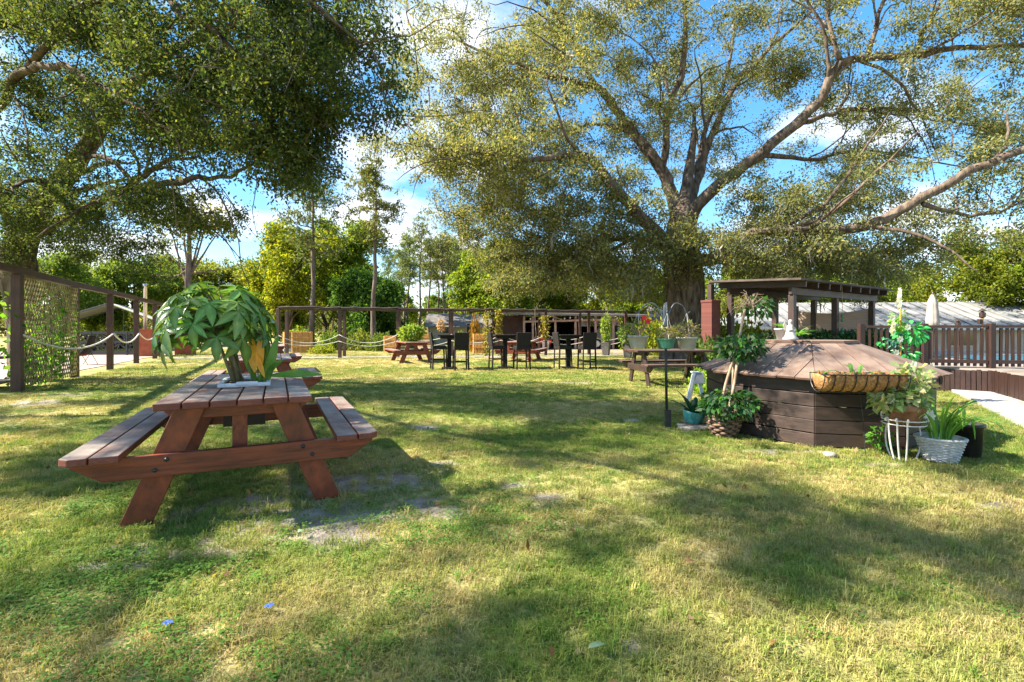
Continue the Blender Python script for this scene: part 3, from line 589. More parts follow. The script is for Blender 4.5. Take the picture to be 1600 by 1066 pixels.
# the dark spreading tree on the left, its crown reaching over the lawn
rl = np.random.default_rng(33); bl = Vector((-11.6, 11.6, 0))
lt = lambda rows, **k: smooth_path([(pt(px, py, d), r) for px, py, d, r in rows], 4, 0.03)
left_limbs = [smooth_path([(bl + Vector((0, 0, -.1)), .62), (bl + Vector((0, 0, .5)), .46), (pt(35, 480, 11.6), .42), (pt(30, 420, 11.5), .40), (pt(34, 380, 11.4), .38), (pt(54, 335, 11.2), .33), (pt(97, 282, 10.8), .27), (pt(140, 225, 10.3), .22), (pt(190, 150, 9.6), .17), (pt(250, 90, 8.8), .12), (pt(330, 50, 8.0), .07)], 4, .02),
    lt([(38, 375, 11.4, .26), (110, 340, 10.6, .17), (180, 300, 9.8, .14), (215, 292, 9.4, .12), (280, 282, 9.0, .09), (340, 275, 8.6, .06), (400, 255, 8.4, .03)]),
    lt([(193, 296, 9.7, .1), (226, 272, 9.4, .09), (262, 250, 9.1, .06), (310, 245, 8.8, .03)]),
    lt([(30, 400, 11.5, .3), (10, 330, 11, .22), (-20, 230, 10, .19), (20, 130, 8.6, .16), (85, 105, 7.8, .13), (150, 130, 7.4, .1), (240, 190, 7.1, .06), (300, 240, 7, .03)]),
    lt([(20, 130, 8.6, .16), (120, 20, 7.2, .14), (240, -20, 6.6, .12), (282, 24, 6.4, .1), (339, 52, 6.3, .08), (400, 110, 6.3, .06), (443, 140, 6.3, .04), (490, 190, 6.4, .02)]),
    lt([(240, -20, 6.6, .11), (380, -60, 6.0, .1), (470, -10, 5.9, .07), (540, 50, 5.9, .05), (590, 90, 6, .02)]),
    smooth_path([(pt(-20, 230, 10), .2), (Vector((-9.5, 6.5, 6.4)), .2), (Vector((-7.8, 4.0, 7.2)), .17), (Vector((-6.0, 2.0, 7.6)), .12), (Vector((-3.8, .5, 7.4)), .06)], 4, .03),
    smooth_path([(Vector((-9.5, 6.5, 6.4)), .16), (Vector((-10, 3, 7.2)), .13), (Vector((-9.4, 0, 7.4)), .08), (Vector((-8.4, -2, 7)), .04)], 4, .03)]
left_limbs = [[(p, r * (.75 if i == 0 else .4 if i in (3, 4, 5) else .28 if i > 5 else .6)) for p, r in lb] for i, lb in enumerate(left_limbs)]
for lb in list(left_limbs[:6]):
    for q in range(7):
        i = ob.randrange(int(len(lb) * .35), len(lb) - 2); p, r = lb[i]; dr0 = (lb[i + 1][0] - lb[i - 1][0]).normalized()
        sd0 = Vector((ob.gauss(.4, .8), ob.gauss(-.2, .7), ob.gauss(-.25, .7))); sd0 = (sd0 - dr0 * sd0.dot(dr0)).normalized(); ln_ = ob.uniform(1.0, 2.4); r2 = max(.012, r * .45)
        left_limbs.append(smooth_path([(p, r2), (p + (dr0 * .8 + sd0 * .5) * ln_ * .35 + Vector((0, 0, .08)), r2 * .75), (p + (dr0 * .75 + sd0 * .75) * ln_ * .7 + Vector((0, 0, .03)), r2 * .5), (p + (dr0 * .7 + sd0 * .9) * ln_ - Vector((0, 0, .12)), r2 * .2)], 3, .02))
left_blobs = [(70, 70, 110, 90, 8.6, 2.2, 95), (220, 50, 110, 80, 7.8, 2, 85), (70, 200, 95, 75, 9.5, 2, 80), (195, 150, 105, 65, 8.2, 2, 65), (330, 90, 90, 70, 7, 1.3, 62), (420, 60, 85, 65, 6.5, 1.2, 46), (490, 45, 75, 60, 6.3, 1.1, 44),
    (345, 190, 85, 50, 7.2, 1.3, 50), (405, 180, 80, 55, 6.8, 1.2, 46), (462, 145, 65, 65, 6.5, 1.1, 40), (455, 245, 60, 30, 6.8, .8, 26), (395, 250, 50, 25, 7, .8, 18), (45, 310, 65, 55, 10.5, 1.5, 80), (150, 335, 80, 38, 9.8, 1.5, 42),
    (285, 315, 55, 35, 9, 1, 34), (75, 395, 100, 34, 11.5, 1.5, 66), (225, 400, 55, 26, 11.5, 1, 24), (505, 100, 45, 60, 6.2, .9, 18), (535, 35, 34, 45, 6.2, .8, 16), (250, 210, 90, 40, 8, 1.5, 34), (160, 255, 60, 35, 9, 1.3, 20), (230, 350, 40, 25, 9.5, 1, 10)]
left_t = blob_targets(left_blobs, rl, .38)
over = []                                   # the part of the crown above and behind the camera
for c, r_, k in (((-8.5, 4.2, 7.2), (2.2, 1.2, 1.0), 100), ((-9.6, 3.1, 6.6), (1.5, 1.0, .7), 80), ((-6.6, 2.0, 7.4), (1.5, 0.8, .8), 80), ((-5.0, 1.2, 7.4), (1.0, .6, .6), 36), ((-9.6, 0.6, 7.2), (1.6, 1.0, .9), 56), ((-4.0, 3.9, 6.6), (1.6, .8, .8), 16), ((-5.6, 6.0, 8.3), (3, 2, 1.2), 60), ((-9.5, 9.5, 8.5), (3, 3, 1.4), 70), ((-11.2, 3.6, 6.7), (1.9, 1.0, .9), 90), ((-12.6, 2.0, 6.6), (1.2, .8, .7), 36), ((-14.5, 7.4, 6.6), (2.4, 2.0, 1.2), 80), ((-10.2, 5.6, 7.4), (1.8, 1.2, .9), 46), ((-12.6, 5.2, 6.4), (1.4, 1.0, .8), 36), ((-7.6, -.3, 7.2), (1.3, .6, .7), 36)):
    ks = max(2, int(k * .8) // 6); v = unit(rl.normal(size=(ks, 3))) * rl.random((ks, 1)) ** .4; over.append(np.repeat(np.array(c) + v * np.array(r_), 6, axis=0) + rl.normal(size=(ks * 6, 3)) * np.array([.32, .32, .2]))
left_t = np.concatenate([left_t] + over)
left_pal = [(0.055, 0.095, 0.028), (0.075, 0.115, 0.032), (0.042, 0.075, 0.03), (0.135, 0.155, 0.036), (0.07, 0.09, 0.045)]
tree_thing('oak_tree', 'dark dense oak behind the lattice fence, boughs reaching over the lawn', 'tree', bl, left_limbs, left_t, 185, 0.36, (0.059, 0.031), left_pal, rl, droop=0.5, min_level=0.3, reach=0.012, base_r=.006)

# generic trees further off, each kind grown once and then copied
def pine(seed, ht, r0, crown_from, spread, fork=False, per=16, tufts=130):
    g = np.random.default_rng(seed); b = Vector((0, 0, 0)); x = 0; y = 0; tr = []
    for i in range(9):
        t = i / 8; tr.append((Vector((x, y, ht * t - (0.1 if i == 0 else 0))), r0 * (1 - 0.82 * t))); x += g.normal() * .07; y += g.normal() * .07
    limbs = [smooth_path(tr, 3, .01)]
    nb = int(18 + spread * 4); tg = []
    for i in range(nb):
        t = crown_from + (1 - crown_from) * (i + g.random()) / nb; z = ht * t; p0 = min(limbs[0], key=lambda q: abs(q[0].z - z))[0]
        az = g.uniform(0, 6.28); ln = spread * (1.0 - 0.75 * max(0, (t - crown_from - .25) / (1 - crown_from - .25 + 1e-6)) if t > crown_from + .25 else 0.6 + 0.4 * g.random()); el = g.uniform(0.05, 0.7)
        p1 = p0 + Vector((math.cos(az) * math.cos(el), math.sin(az) * math.cos(el), math.sin(el))) * ln
        mid = (p0 + p1) / 2 + Vector((0, 0, -.08 * ln)); limbs.append(smooth_path([(p0, r0 * .22), (mid, r0 * .15), (p1, r0 * .05)], 3, .02))
        for q in range(max(2, int(tufts / nb))):
            u = g.uniform(.35, 1.08); c = p0.lerp(p1, u) + Vector(g.normal(size=3) * .36 * (0.6 + spread * .2)); tg.append(tuple(c))
    tg = np.array(tg)
    return limbs, tg, per
def deciduous(seed, ht, rad, r0, per=60, nblob=14, low=0.3, cl=9):
    g = np.random.default_rng(seed); tr = [(Vector((0, 0, -.1)), r0 * 1.3)]
    for i in range(1, 6): tr.append((Vector((g.normal() * .1 * i, g.normal() * .1 * i, ht * .14 * i)), r0 * (1 - .13 * i)))
    limbs = [smooth_path(tr, 3, .01)]; tg = []
    for i in range(nblob):
        az = g.uniform(0, 6.28); z = ht * g.uniform(low, .93); rr = rad * math.sqrt(max(.05, 1 - ((z / ht - .58) / .44) ** 2)) * g.uniform(.4, 1); c = Vector((rr * math.cos(az), rr * math.sin(az), z))
        p0 = limbs[0][g.integers(3, len(limbs[0]))][0]; limbs.append(smooth_path([(p0, r0 * .35), ((p0 + c) / 2 + Vector((0, 0, .1)), r0 * .22), (c, r0 * .06)], 3, .04))
        for q in range(cl): tg.append(tuple(c + Vector(unit(g.normal(size=(1, 3)))[0] * rad * .36 * g.random() ** .4)))
    return limbs, np.array(tg), per
def far_tree(name, label, cat, spec, leaf, rad, pal, group, mat, bark, seed, squash=.75, droop=.2):
    limbs, tg, per = spec; g = np.random.default_rng(seed)
    return tree_thing(name, label, cat, (0, 0, 0), limbs, tg, per, rad, leaf, pal, g, group, mat, bark, 6, squash, .012, droop, .5, False, .3)
pine_pal = [(0.09, 0.145, 0.03), (0.13, 0.18, 0.035), (0.065, 0.11, 0.03), (0.18, 0.20, 0.04)]
GP = 'tall pines beyond the rail fence'
PINES = [  # px, depth, scale-to-height (m), proto, label
    (487, 31, 11.6, 0, 'tall open-crowned pine, left of the two tallest behind the bamboo screens'), (583, 30, 11.6, 1, 'tall pine with forked narrow crown in front of the round dark evergreen'),
    (640, 46, 10.0, 2, 'slim pine rising just right of the round dark evergreen'), (656, 50, 12.4, 3, 'tallest slim pine of the far stand right of the evergreen'),
    (672, 55, 11.2, 2, 'thin straight pine second from the tallest of the far stand'), (694, 52, 11.4, 3, 'thin leaning pine at the middle of the far stand'), (701, 58, 12.0, 2, 'straight pine crowding the leaning one in the far stand'),
    (718, 54, 10.9, 3, 'slender pine right of the middle of the far stand'), (730, 50, 11.6, 2, 'round-topped pine near the right end of the far stand'), (747, 56, 10.6, 3, 'small-crowned pine at the right end of the far stand'),
    (775, 48, 10.2, 2, 'pine half hidden by the left edge of the oak crown'), (866, 52, 10.5, 3, 'bare-trunked pine showing under the oak above the carport'), (912, 50, 10.5, 2, 'dark straight pine trunk under the oak right of the carport middle'),
    (945, 40, 9.0, 3, 'pale pine trunk under the oak above the right carport end'), (1000, 44, 10, 2, 'pine trunk between the carport and the oak trunk'), (610, 60, 11, 3, 'faint pine behind the round evergreen'), (628, 57, 10.4, 2, 'thin pine just right of the faint one behind the evergreen'), (683, 62, 12.6, 2, 'very thin tall pine at the back of the far stand'), (710, 62, 11.8, 3, 'back-row pine between the two pairs of the far stand'), (738, 63, 11.0, 2, 'thin back-row pine near the right end of the far stand'), (760, 58, 11.4, 3, 'slim pine just left of the oak skirt'), (520, 52, 10.5, 3, 'thin pine between the two tallest pines'), (440, 50, 9.8, 2, 'thin pine above the yellowing tree')]
specs = [pine(1, 11.6, .19, .50, 2.5, per=22, tufts=260), pine(2, 11.6, .18, .52, 1.8, per=22, tufts=240), pine(3, 11, .15, .55, 1.6, per=22, tufts=170), pine(4, 11, .15, .5, 1.8, per=22, tufts=170)]
hts = [11.6, 11.6, 11, 11]; proto = {}
def plant(root, px, d, s, rot, label, color):
    root.location = ((px - 800) * d / F, d, 0); root.scale = (s, s, s); root.rotation_euler = (0, 0, rot); root['label'] = label
    for ch in [o for o in bpy.data.objects if o.parent == root]: ch.color = (*color, 1)
for i, (px, d, ht, k, lb) in enumerate(PINES):
    if k not in proto: t = proto[k] = far_tree('pine_tree', lb, 'tree', specs[k], (0.26, 0.075), .36, pine_pal, GP, 'needle', 'pinebark', 50 + k, .6)
    else: t = copy_tree(proto[k])
    f = R.uniform(.85, 1.25); plant(t, px, d, ht / hts[k], R.uniform(0, 6.28), lb, (f * R.uniform(.95, 1.3), f, f))
dec_pal = [(0.09, 0.125, 0.025), (0.13, 0.16, 0.03), (0.06, 0.095, 0.025), (0.17, 0.18, 0.04)]
GD = 'leafy trees beyond the yard'
dspecs = [deciduous(11, 7, 2.6, .16, per=150, nblob=18), deciduous(12, 7, 2.2, .14, per=150, nblob=20), deciduous(13, 7, 3.0, .18, per=140, nblob=20), deciduous(14, 4.2, 1.95, .12, per=170, nblob=34, low=.12, cl=9)]
dh = [7, 7, 7, 4.2]; dproto = {}
Y, YG, GN, GR, DK = (1.75, 1.65, .6), (1.45, 1.65, .75), (1.05, 1.35, .9), (1.5, 1.45, 1.4), (.55, .95, .75)
DECID = [(455, 38, 7.6, 0, Y, 'yellowing tree behind the bamboo screens, left of the tall pine'), (418, 44, 7.0, 2, GN, 'green tree behind the money tree, left of the yellowing one'), (540, 42, 8.4, 1, YG, 'bright yellow-green tree between the two tallest pines'),
    (505, 47, 8.0, 2, YG, 'light green tree behind the tall open-crowned pine'), (578, 33, 4.9, 3, DK, 'round dark evergreen tree behind the bamboo boxes'), (340, 40, 6.8, 2, GR, 'grey-green hazy tree above the potted money tree'),
    (275, 42, 7.4, 0, GR, 'greyish thin tree left of the money tree, behind the brown fence'), (215, 36, 6.4, 2, GN, 'green tree above the tented shade roof'), (150, 34, 5.6, 1, YG, 'sunny low tree seen through the brown fence frame'), (85, 30, 6, 2, GN, 'green tree behind the lattice panel'),
    (620, 64, 6.5, 0, YG, 'low yellow-green tree at the foot of the far pines'), (690, 66, 6.0, 2, GN, 'green thicket tree below the far pine stand'), (745, 60, 7.0, 1, YG, 'light green tree between far pines and oak'),
    (775, 40, 7.6, 0, YG, 'yellow-green tree under the left skirt of the oak'), (835, 44, 6.8, 2, GN, 'green tree rising over the carport roof'), (890, 46, 7.4, 1, YG, 'sunlit tree behind the carport roof'), (950, 40, 7.2, 0, Y, 'yellow-leaved tree behind the right carport end'),
    (1005, 36, 5.8, 2, YG, 'bright tree left of the oak trunk'), (1130, 34, 5.4, 0, YG, 'sunny tree between oak trunk and pavilion'), (1190, 30, 5.8, 2, GR, 'grey-green tree behind the pavilion roof'), (1275, 28, 5.6, 1, GN, 'green tree seen through the pavilion'),
    (1345, 30, 5.6, 2, YG, 'leafy tree behind the right pavilion post'), (1420, 32, 5.4, 0, GR, 'thin grey-green tree behind the closed parasol'), (1555, 25, 6.1, 2, (1.25, 1.25, .6), 'broad light green tree above the metal roof'), (1660, 24, 6.4, 0, YG, 'light green tree at the right edge above the metal roof'), (-60, 30, 7, 1, GN, 'green tree beyond the left edge, nearest to the lattice fence'), (-260, 28, 7.5, 2, YG, 'broad light green tree beyond the left edge'), (-520, 27, 7.5, 0, GN, 'leafy tree far beyond the left edge'), (1850, 30, 7.5, 2, GN, 'broad tree beyond the right edge, behind the house')]
for i, (px, d, ht, k, c, lb) in enumerate(DECID):
    if k not in dproto: t = dproto[k] = far_tree('leafy_tree', lb, 'tree', dspecs[k], (0.19, 0.11), .62, dec_pal, GD, 'leaf', 'pinebark', 70 + k)
    else: t = copy_tree(dproto[k])
    plant(t, px, d, ht / dh[k] * (1.0 if k == 3 else 1.25 if 430 < px < 560 else 1.15 if 730 < px < 800 else 1.05), R.uniform(0, 6.28), lb, c)
# bare forked tree with a yellow top, left
ys = np.random.default_rng(91); bx = Vector((-20.1, 30, 0)); yl = [smooth_path([(bx, .22), (pt(296, 470, 30), .19), (pt(295, 420, 30), .16), (pt(297, 360, 30), .1), (pt(300, 300, 30), .05)], 3, .02)]
for a in [(262, 350), (245, 372), (318, 340), (345, 358), (280, 330), (330, 320), (350, 420), (240, 430)]: yl.append(lim([(295, 440 + R.uniform(-20, 15), 0, .08), ((295 + a[0]) / 2 + R.uniform(-4, 4), (440 + a[1]) / 2 - 4, .4, .05), (a[0], a[1], .8, .02)], 30, 3))
yt = blob_targets([(290, 330, 40, 40, 30, 2, 40), (318, 345, 40, 25, 30, 1.5, 18), (255, 352, 20, 15, 30, 1, 6), (345, 365, 18, 12, 30, 1, 6)], ys)
tree_thing('leafy_tree', 'bare-stemmed forked tree with a yellow-green top above the money tree', 'tree', bx, yl, yt, 45, .55, (.2, .12), [(0.22, 0.2, 0.03), (0.15, 0.16, 0.03), (0.10, 0.11, 0.03)], ys, GD, bark='pinebark', sides=6)

# far wood on the horizon: one mass of trunks and leaves
fw = np.random.default_rng(77); P = []
for i in range(700):
    a = fw.uniform(-1.35, 1.35); d = fw.uniform(72, 120); x = math.tan(a * .72) * d; h_ = fw.uniform(4, 8) * (0.8 + .4 * fw.random())
    c = np.array([x, d, 0]); k = 85; v = unit(fw.normal(size=(k, 3))) * fw.random((k, 1)) ** .5 * np.array([2.6, 2.2, h_ * .5]); P.append(c + np.array([0, 0, h_ * .5]) + v)
wme = leaf_mesh('far_wood', np.concatenate(P), .8, .5, fw, [(0.07, 0.10, 0.03), (0.11, 0.13, 0.035), (0.15, 0.15, 0.05)], M['leaf'])
tag(link('far_wood', wme), 'distant line of green woodland along the horizon', 'woodland', kind='stuff')

# shrubs along the far side of the lawn
def shrub_mesh(seed, rad, ht, leaf, pal, k=700):
    g = np.random.default_rng(seed); v = unit(g.normal(size=(k, 3))) * g.random((k, 1)) ** .35; v[:, 2] = np.abs(v[:, 2])
    lumps = 1 + .22 * np.sin(v[:, 0] * 7 + seed) * np.cos(v[:, 1] * 6 + seed); P_ = v * np.array([rad, rad, ht]) * lumps[:, None]; P_[:, 2] += .02
    return leaf_mesh('foliage', P_, leaf[0], leaf[1], g, pal, M['leaf'], droop=-.2)
GSH = 'shrubs along the far edge of the lawn'; smesh = [shrub_mesh(s, 1, 1, (.16, .09), dec_pal, 1500) for s in (1, 2, 3)]
def shrub(px, d, r, h, c, lb, k=0):
    t = thing('shrub', lb, 'shrub', ((px - 800) * d / F, d, 0), R.uniform(0, 6.28), GSH); o = link('foliage', smesh[k], t); o.scale = (r, r, h); o.color = (*c, 1)
    s = MB(); [s.tube([(0, 0, 0), (.1 * math.cos(a) * r, .1 * math.sin(a) * r, h * .3), (.45 * math.cos(a) * r, .45 * math.sin(a) * r, h * .8)], [.02, .016, .006], 5) for a in (0, 1.3, 2.5, 3.8, 5.1)]; s.build('stems', M['twig'], t)
for a in [(562, 29, .85, 1.15, GR, 'greyish round shrub left of the evergreen foot', 0), (595, 28, .85, 1.0, (.9, 1.1, .8), 'rounded green shrub right of the evergreen foot', 1), (518, 29, .9, 1.1, GN, 'green shrub right of the tall bamboo screen', 2), (505, 25, .7, .45, (1.7, 1.7, .6), 'low lime green shrub by the tall bamboo screen', 1),
          (725, 29, .8, 1.0, (1, 1.2, .8), 'green shrub left of the vine-wrapped post', 0), (742, 26.5, .35, 1.9, (2.0, .9, .5), 'rusty red-leaved shrub behind a bamboo box', 2), (965, 33, 1.6, 1.5, (1.1, 1.2, .7), 'green shrub right of the carport', 1), (1000, 30, 1.5, 1.6, (1.4, 1.4, .6), 'sunny shrub left of the oak foot', 0),
          (1022, 24, 1.0, 1.7, (1.8, 1.7, .55), 'bright yellow-green shrub behind the hanging baskets', 2), (1107, 11.6, .55, .95, (.7, 1, .9), 'dark leafy shrub between oak trunk and octagonal cover', 1), (1116, 9.2, .5, .55, (1.5, 2.0, .7), 'low bright green shrub at the left eave of the octagonal cover', 0),
          (1170, 16, .9, 1.4, (1.5, 1.5, .6), 'sunny shrub behind the brick column', 2), (1140, 18, 1, 1.6, (1.2, 1.3, .7), 'leafy shrub right of the brick column', 0), (1320, 19, 1.6, 1.0, GN, 'hedge shrub behind the reed blind', 1),
          (160, 32, 1.6, 1.3, (1.9, 1.8, .5), 'bright yellow-green shrub under the tented shade roof', 2), (205, 33, 1.2, 1.0, (1.7, 1.6, .6), 'sunlit shrub right under the tented shade roof', 0), (650, 40, 1.5, 1.2, YG, 'yellow-green shrub below the far pines', 1), (470, 33, 1.1, 1.3, YG, 'sunny shrub behind the tall bamboo screen', 0), (545, 36, 1.3, 1.7, GN, 'tall shrub left of the round evergreen', 2)]: shrub(*a)

# ------------------------------------------------------------------ picnic tables
def picnic_table(label, loc, rz, hole=False, wood_m='redwood', top_m='redtop', L=2.1):
    t = thing('picnic_table', label, 'picnic table', loc, rz, 'wooden picnic tables on the lawn')
    hl = L / 2; pw = 0.148
    for i in range(6):
        x = (i - 2.5) * pw
        if hole and i in (2, 3):
            for y0, y1 in ((-hl, -0.24), (0.30, hl)): MB().box((x, (y0 + y1) / 2, .7375), (pw - .009, y1 - y0, .045)).build('top_plank', M[top_m], t, bev=.006)
        else: MB().box((x, R.uniform(-.006, .006), .7375 + R.uniform(-.001, .001)), (pw - .009, L, .045)).build('top_plank', M[top_m], t, bev=.007)
    for s in (-1, 1):
        for q in (0, 1):
            x = s * (.665 + .146 * q); c = .05
            # the outer seat board has a clipped corner
            xo = .0685; poly = [(-xo, -hl), (xo, -hl), (xo, hl), (-xo, hl)] if q == 0 else ([(-xo, -hl), (xo - c, -hl), (xo, -hl + c), (xo, hl - c), (xo - c, hl), (-xo, hl)] if s > 0 else [(-xo + c, -hl), (xo, -hl), (xo, hl), (-xo + c, hl), (-xo, hl - c), (-xo, -hl + c)])
            MB().prism(poly, .045, Matrix.Translation((x, 0, .452))).build('seat_plank', M[top_m], t, bev=.007)
        y = s * (hl - .2)
        # seat beam, ends cut back underneath
        fr = Matrix(((1, 0, 0, 0), (0, 0, -1, y + s * .042), (0, 1, 0, 0), (0, 0, 0, 1)))
        bm = MB().prism([(-.70, .29), (.70, .29), (.86, .39), (.86, .428), (-.86, .428), (-.86, .39)], .042, fr).build('seat_beam', M[wood_m], t, bev=.004)
        for xb in (-.45, -.39, .39, .45): MB().lathe([(.0, 0), (.014, 0), (.013, .007), (.006, .011), (.0, .012)], 10).build('bolt', M['blackmetal'], bm, smooth=True).matrix_local = Matrix.Translation((xb, y + s * .064, .36 + (.035 if abs(xb) < .42 else -.025))) @ Euler((math.radians(-90 * s), 0, 0)).to_matrix().to_4x4()
        fr2 = Matrix(((1, 0, 0, 0), (0, 0, -1, y - s * .042), (0, 1, 0, 0), (0, 0, 0, 1)))
        MB().prism([(-.36, .625), (.36, .625), (.42, .68), (.42, .713), (-.42, .713), (-.42, .68)], .04, fr2).build('top_beam', M[wood_m], t, bev=.004)
        for sx in (-1, 1):
            fx, tx = .56 * sx, .27 * sx; wv = .085
            fr3 = Matrix(((1, 0, 0, 0), (0, 0, -1, y), (0, 1, 0, 0), (0, 0, 0, 1)))
            MB().prism([(fx - wv, -.01), (fx + wv, -.01), (tx + wv, .712), (tx - wv, .712)], .04, fr3).build('leg', M[wood_m], t, bev=.004)
        MB().box((0, y - s * .085, .55), (.09, .04, .32)).build('centre_brace', M[wood_m], t, bev=.004)
    return t
ax = Vector((-math.sin(math.radians(26)), math.cos(math.radians(26)), 0)); c1 = Vector((-2.2, 4.0, 0))
picnic_table('near red picnic table with a leafy money tree growing through its top', c1, math.radians(26), True)
picnic_table('red picnic table half hidden behind the money tree, nearest of the two', c1 + ax * 4.6, math.radians(26), True)
picnic_table('red picnic table behind the money tree, farther of the two', c1 + ax * 11.3, math.radians(26), True)
picnic_table('red picnic table with a bushy yellow-green plant on top', ((643 - 800) * 18.6 / F, 18.6, 0), math.radians(24), True)
picnic_table('red picnic table standing behind the middle bar set', ((815 - 800) * 19.3 / F, 19.3, 0), math.radians(-14), False)
picnic_table('dark brown picnic table under the hanging baskets, side on', (3.55, 11.0, 0), math.radians(96), False, 'darkwood', 'brownwood', 1.75)

# ------------------------------------------------------------------ money tree in the near table
def leaflet(m, p, d, nrm, ln, wd):
    """pointed leaflet with a raised midrib fold and a drooping tip"""
    d = d.normalized(); s = d.cross(nrm).normalized(); u = s.cross(d); o = len(m.v); prof = [0.05, .5, .92, 1, .78, .42, .03]
    for i, w_ in enumerate(prof):
        t = i / (len(prof) - 1); c = p + d * ln * t - u * ln * .17 * t * t; ww = wd / 2 * w_
        m.v += [tuple(c - s * ww + u * ww * .35), tuple(c), tuple(c + s * ww + u * ww * .35)]
    for i in range(len(prof) - 1):
        q = o + 3 * i; m.f += [(q, q + 1, q + 4, q + 3), (q + 1, q + 2, q + 5, q + 4)]
def palmate(seed, k=6):
    g = random.Random(seed); m = MB()
    for i in range(k):
        a = (i - (k - 1) / 2) * 5.3 / k + g.uniform(-.12, .12); ln = .205 * (1 - .10 * abs(i - (k - 1) / 2)) * g.uniform(.88, 1.1); dr = g.uniform(-.5, .05)
        leaflet(m, Vector((0, 0, 0)), Vector((math.cos(a), math.sin(a), dr)), Vector((0, 0, 1)), ln, ln * .36)
    me = bpy.data.meshes.new('leaf'); me.from_pydata(m.v, [], m.f); me.polygons.foreach_set('use_smooth', [True] * len(me.polygons)); me.materials.append(M['g_palm']); c_ = me.color_attributes.new('col', 'FLOAT_COLOR', 'POINT')
    for i in range(len(m.v)): q = g.uniform(.85, 1.15); c_.data[i].color = ((.16 * q, .30 * q, .07 * q, 1) if i % 3 == 1 else (.06 * q, .165 * q, .026 * q, 1))
    return me
pb = Vector((c1.x, c1.y, .76)) + Vector((ax.y * 0 , 0, 0))
money = thing('money_tree', 'bushy money tree in a white tray set into the near picnic table', 'potted plant', pb, math.radians(26))
tr = MB(); tr.box((0, .03, -.16), (.29, .50, .30)); tr.build('planter_box', M['darkwood'], money)
rim = MB()
for y0 in (-.265, .325): rim.box((0, y0, .014), (.36, .045, .03))
for x0 in (-.165, .165): rim.box((x0, .03, .0142), (.035, .546, .028))
rim.build('tray_rim', M['white'], money, bev=.008); MB().box((.02, -.28, .026), (.15, .035, .03)).build('tray_handle', M['white'], money, bev=.008)
MB().box((0, .03, .0), (.30, .54, .012)).build('soil', M['soil'], money)
inv = Matrix.Rotation(-math.radians(26), 3, 'Z'); pr = random.Random(4)
pm = [palmate(s, 5 + s % 3) for s in range(6)]
cc = inv @ (Vector((-2.42, 3.95, 1.25)) - pb)
stems = [];
for i in range(6):
    b0 = Vector((-.05 + pr.uniform(-.05, .05), -.02 + pr.uniform(-.08, .08), 0)); tp = b0 + Vector((cc.x * .45 + pr.uniform(-.05, .05), cc.y * .4 + pr.uniform(-.05, .05), pr.uniform(.34, .46)))
    MB().tube([b0, b0.lerp(tp, .5) + Vector((pr.uniform(-.02, .02), pr.uniform(-.02, .02), 0)), tp], [.016, .013, .010], 7).build('stem', M['greenstem'], money, smooth=True); stems.append(tp)
pet = MB()
for i in range(100):
    th = pr.uniform(0, 6.283); v = 1 - 1.42 * ((i + .5) / 100); rr = math.sqrt(max(0, 1 - v * v)); f = pr.uniform(.78, 1.0) if i % 4 else pr.uniform(.35, .7)
    d = Vector((rr * math.cos(th) * .43, rr * math.sin(th) * .43, v * .35)) * f; p = cc + d
    src = min(stems, key=lambda q: (q - p).length); md_ = (src + p) / 2 + Vector((0, 0, .05)); pet.tube([src, md_, p], [.006, .005, .004], 5)
    o = link('leaf', pm[i % 6], money); q_ = pr.uniform(.6, 1.25); o.color = (q_ * pr.uniform(.9, 1.3), q_, q_ * .9, 1); nrm = (d.normalized() + Vector((0, 0, .75)) + Vector((pr.uniform(-.3, .3), pr.uniform(-.3, .3), 0))).normalized()
    out = Vector((d.x, d.y, -.12)).normalized(); yv = nrm.cross(out).normalized(); xv = yv.cross(nrm)
    s = pr.uniform(.6, 1.15); o.matrix_local = Matrix.Translation(p) @ Matrix((xv, yv, nrm)).transposed().to_4x4() @ Matrix.Scale(s, 4)
pet.build('leaf_stalks', M['greenstem'], money, smooth=True)
# ginger growing at the right end of the same tray
ging = thing('ginger_plant', 'long-leaved plant with yellow dying leaves at the right of the money tree', 'plant', pb + Vector((.13, -.05, .007)))
def blade(m, base, dirv, ln, wd, bend, nrm=(0, 0, 1)):
    p = Vector(base); d = Vector(dirv).normalized(); n_ = Vector(nrm); o = len(m.v); seg = 9
    for i in range(seg + 1):
        t = i / seg; s = d.cross(n_).normalized(); u = s.cross(d); ww = wd / 2 * (max(.06, math.sin(math.pi * min(1, t * .93 + .07))) ** .75)
        m.v += [tuple(p - s * ww + u * ww * .25), tuple(p), tuple(p + s * ww + u * ww * .25)]; p = p + d * ln / seg; d = (d + Vector(bend) / seg).normalized()
    for i in range(seg):
        q = o + 3 * i; m.f += [(q, q + 1, q + 4, q + 3), (q + 1, q + 2, q + 5, q + 4)]
for b_, d_, l_, w_, bd, mt, nr in [((.0, 0, .0), (.15, -.1, 1), .26, .02, (1.0, 0, -.3), 'g_lime', (0, -1, .3)), ((.10, 0, .06), (1, -.12, .05), .44, .105, (.1, 0, -.05), 'g_lime', (0, -.6, 1)), ((.02, .04, 0), (-.05, .1, 1), .45, .07, (.2, 0, -.3), 'g_money', (-.3, -1, .2)), ((.06, .02, 0), (.12, .05, 1), .40, .075, (.1, .1, -.2), 'g_lime', (.3, -1, .2)), ((-.02, 0, 0), (-.25, -.05, 1), .32, .06, (-.3, 0, -.3), 'g_money', (0, -1, .2)), ((.05, .0, 0), (.3, 0, 1), .26, .06, (.7, 0, -.6), 'g_money', (-.4, -1, .2))]:
    m = MB(); blade(m, b_, d_, l_, w_, bd, nr); m.build('leaf', M[mt], ging, smooth=True)
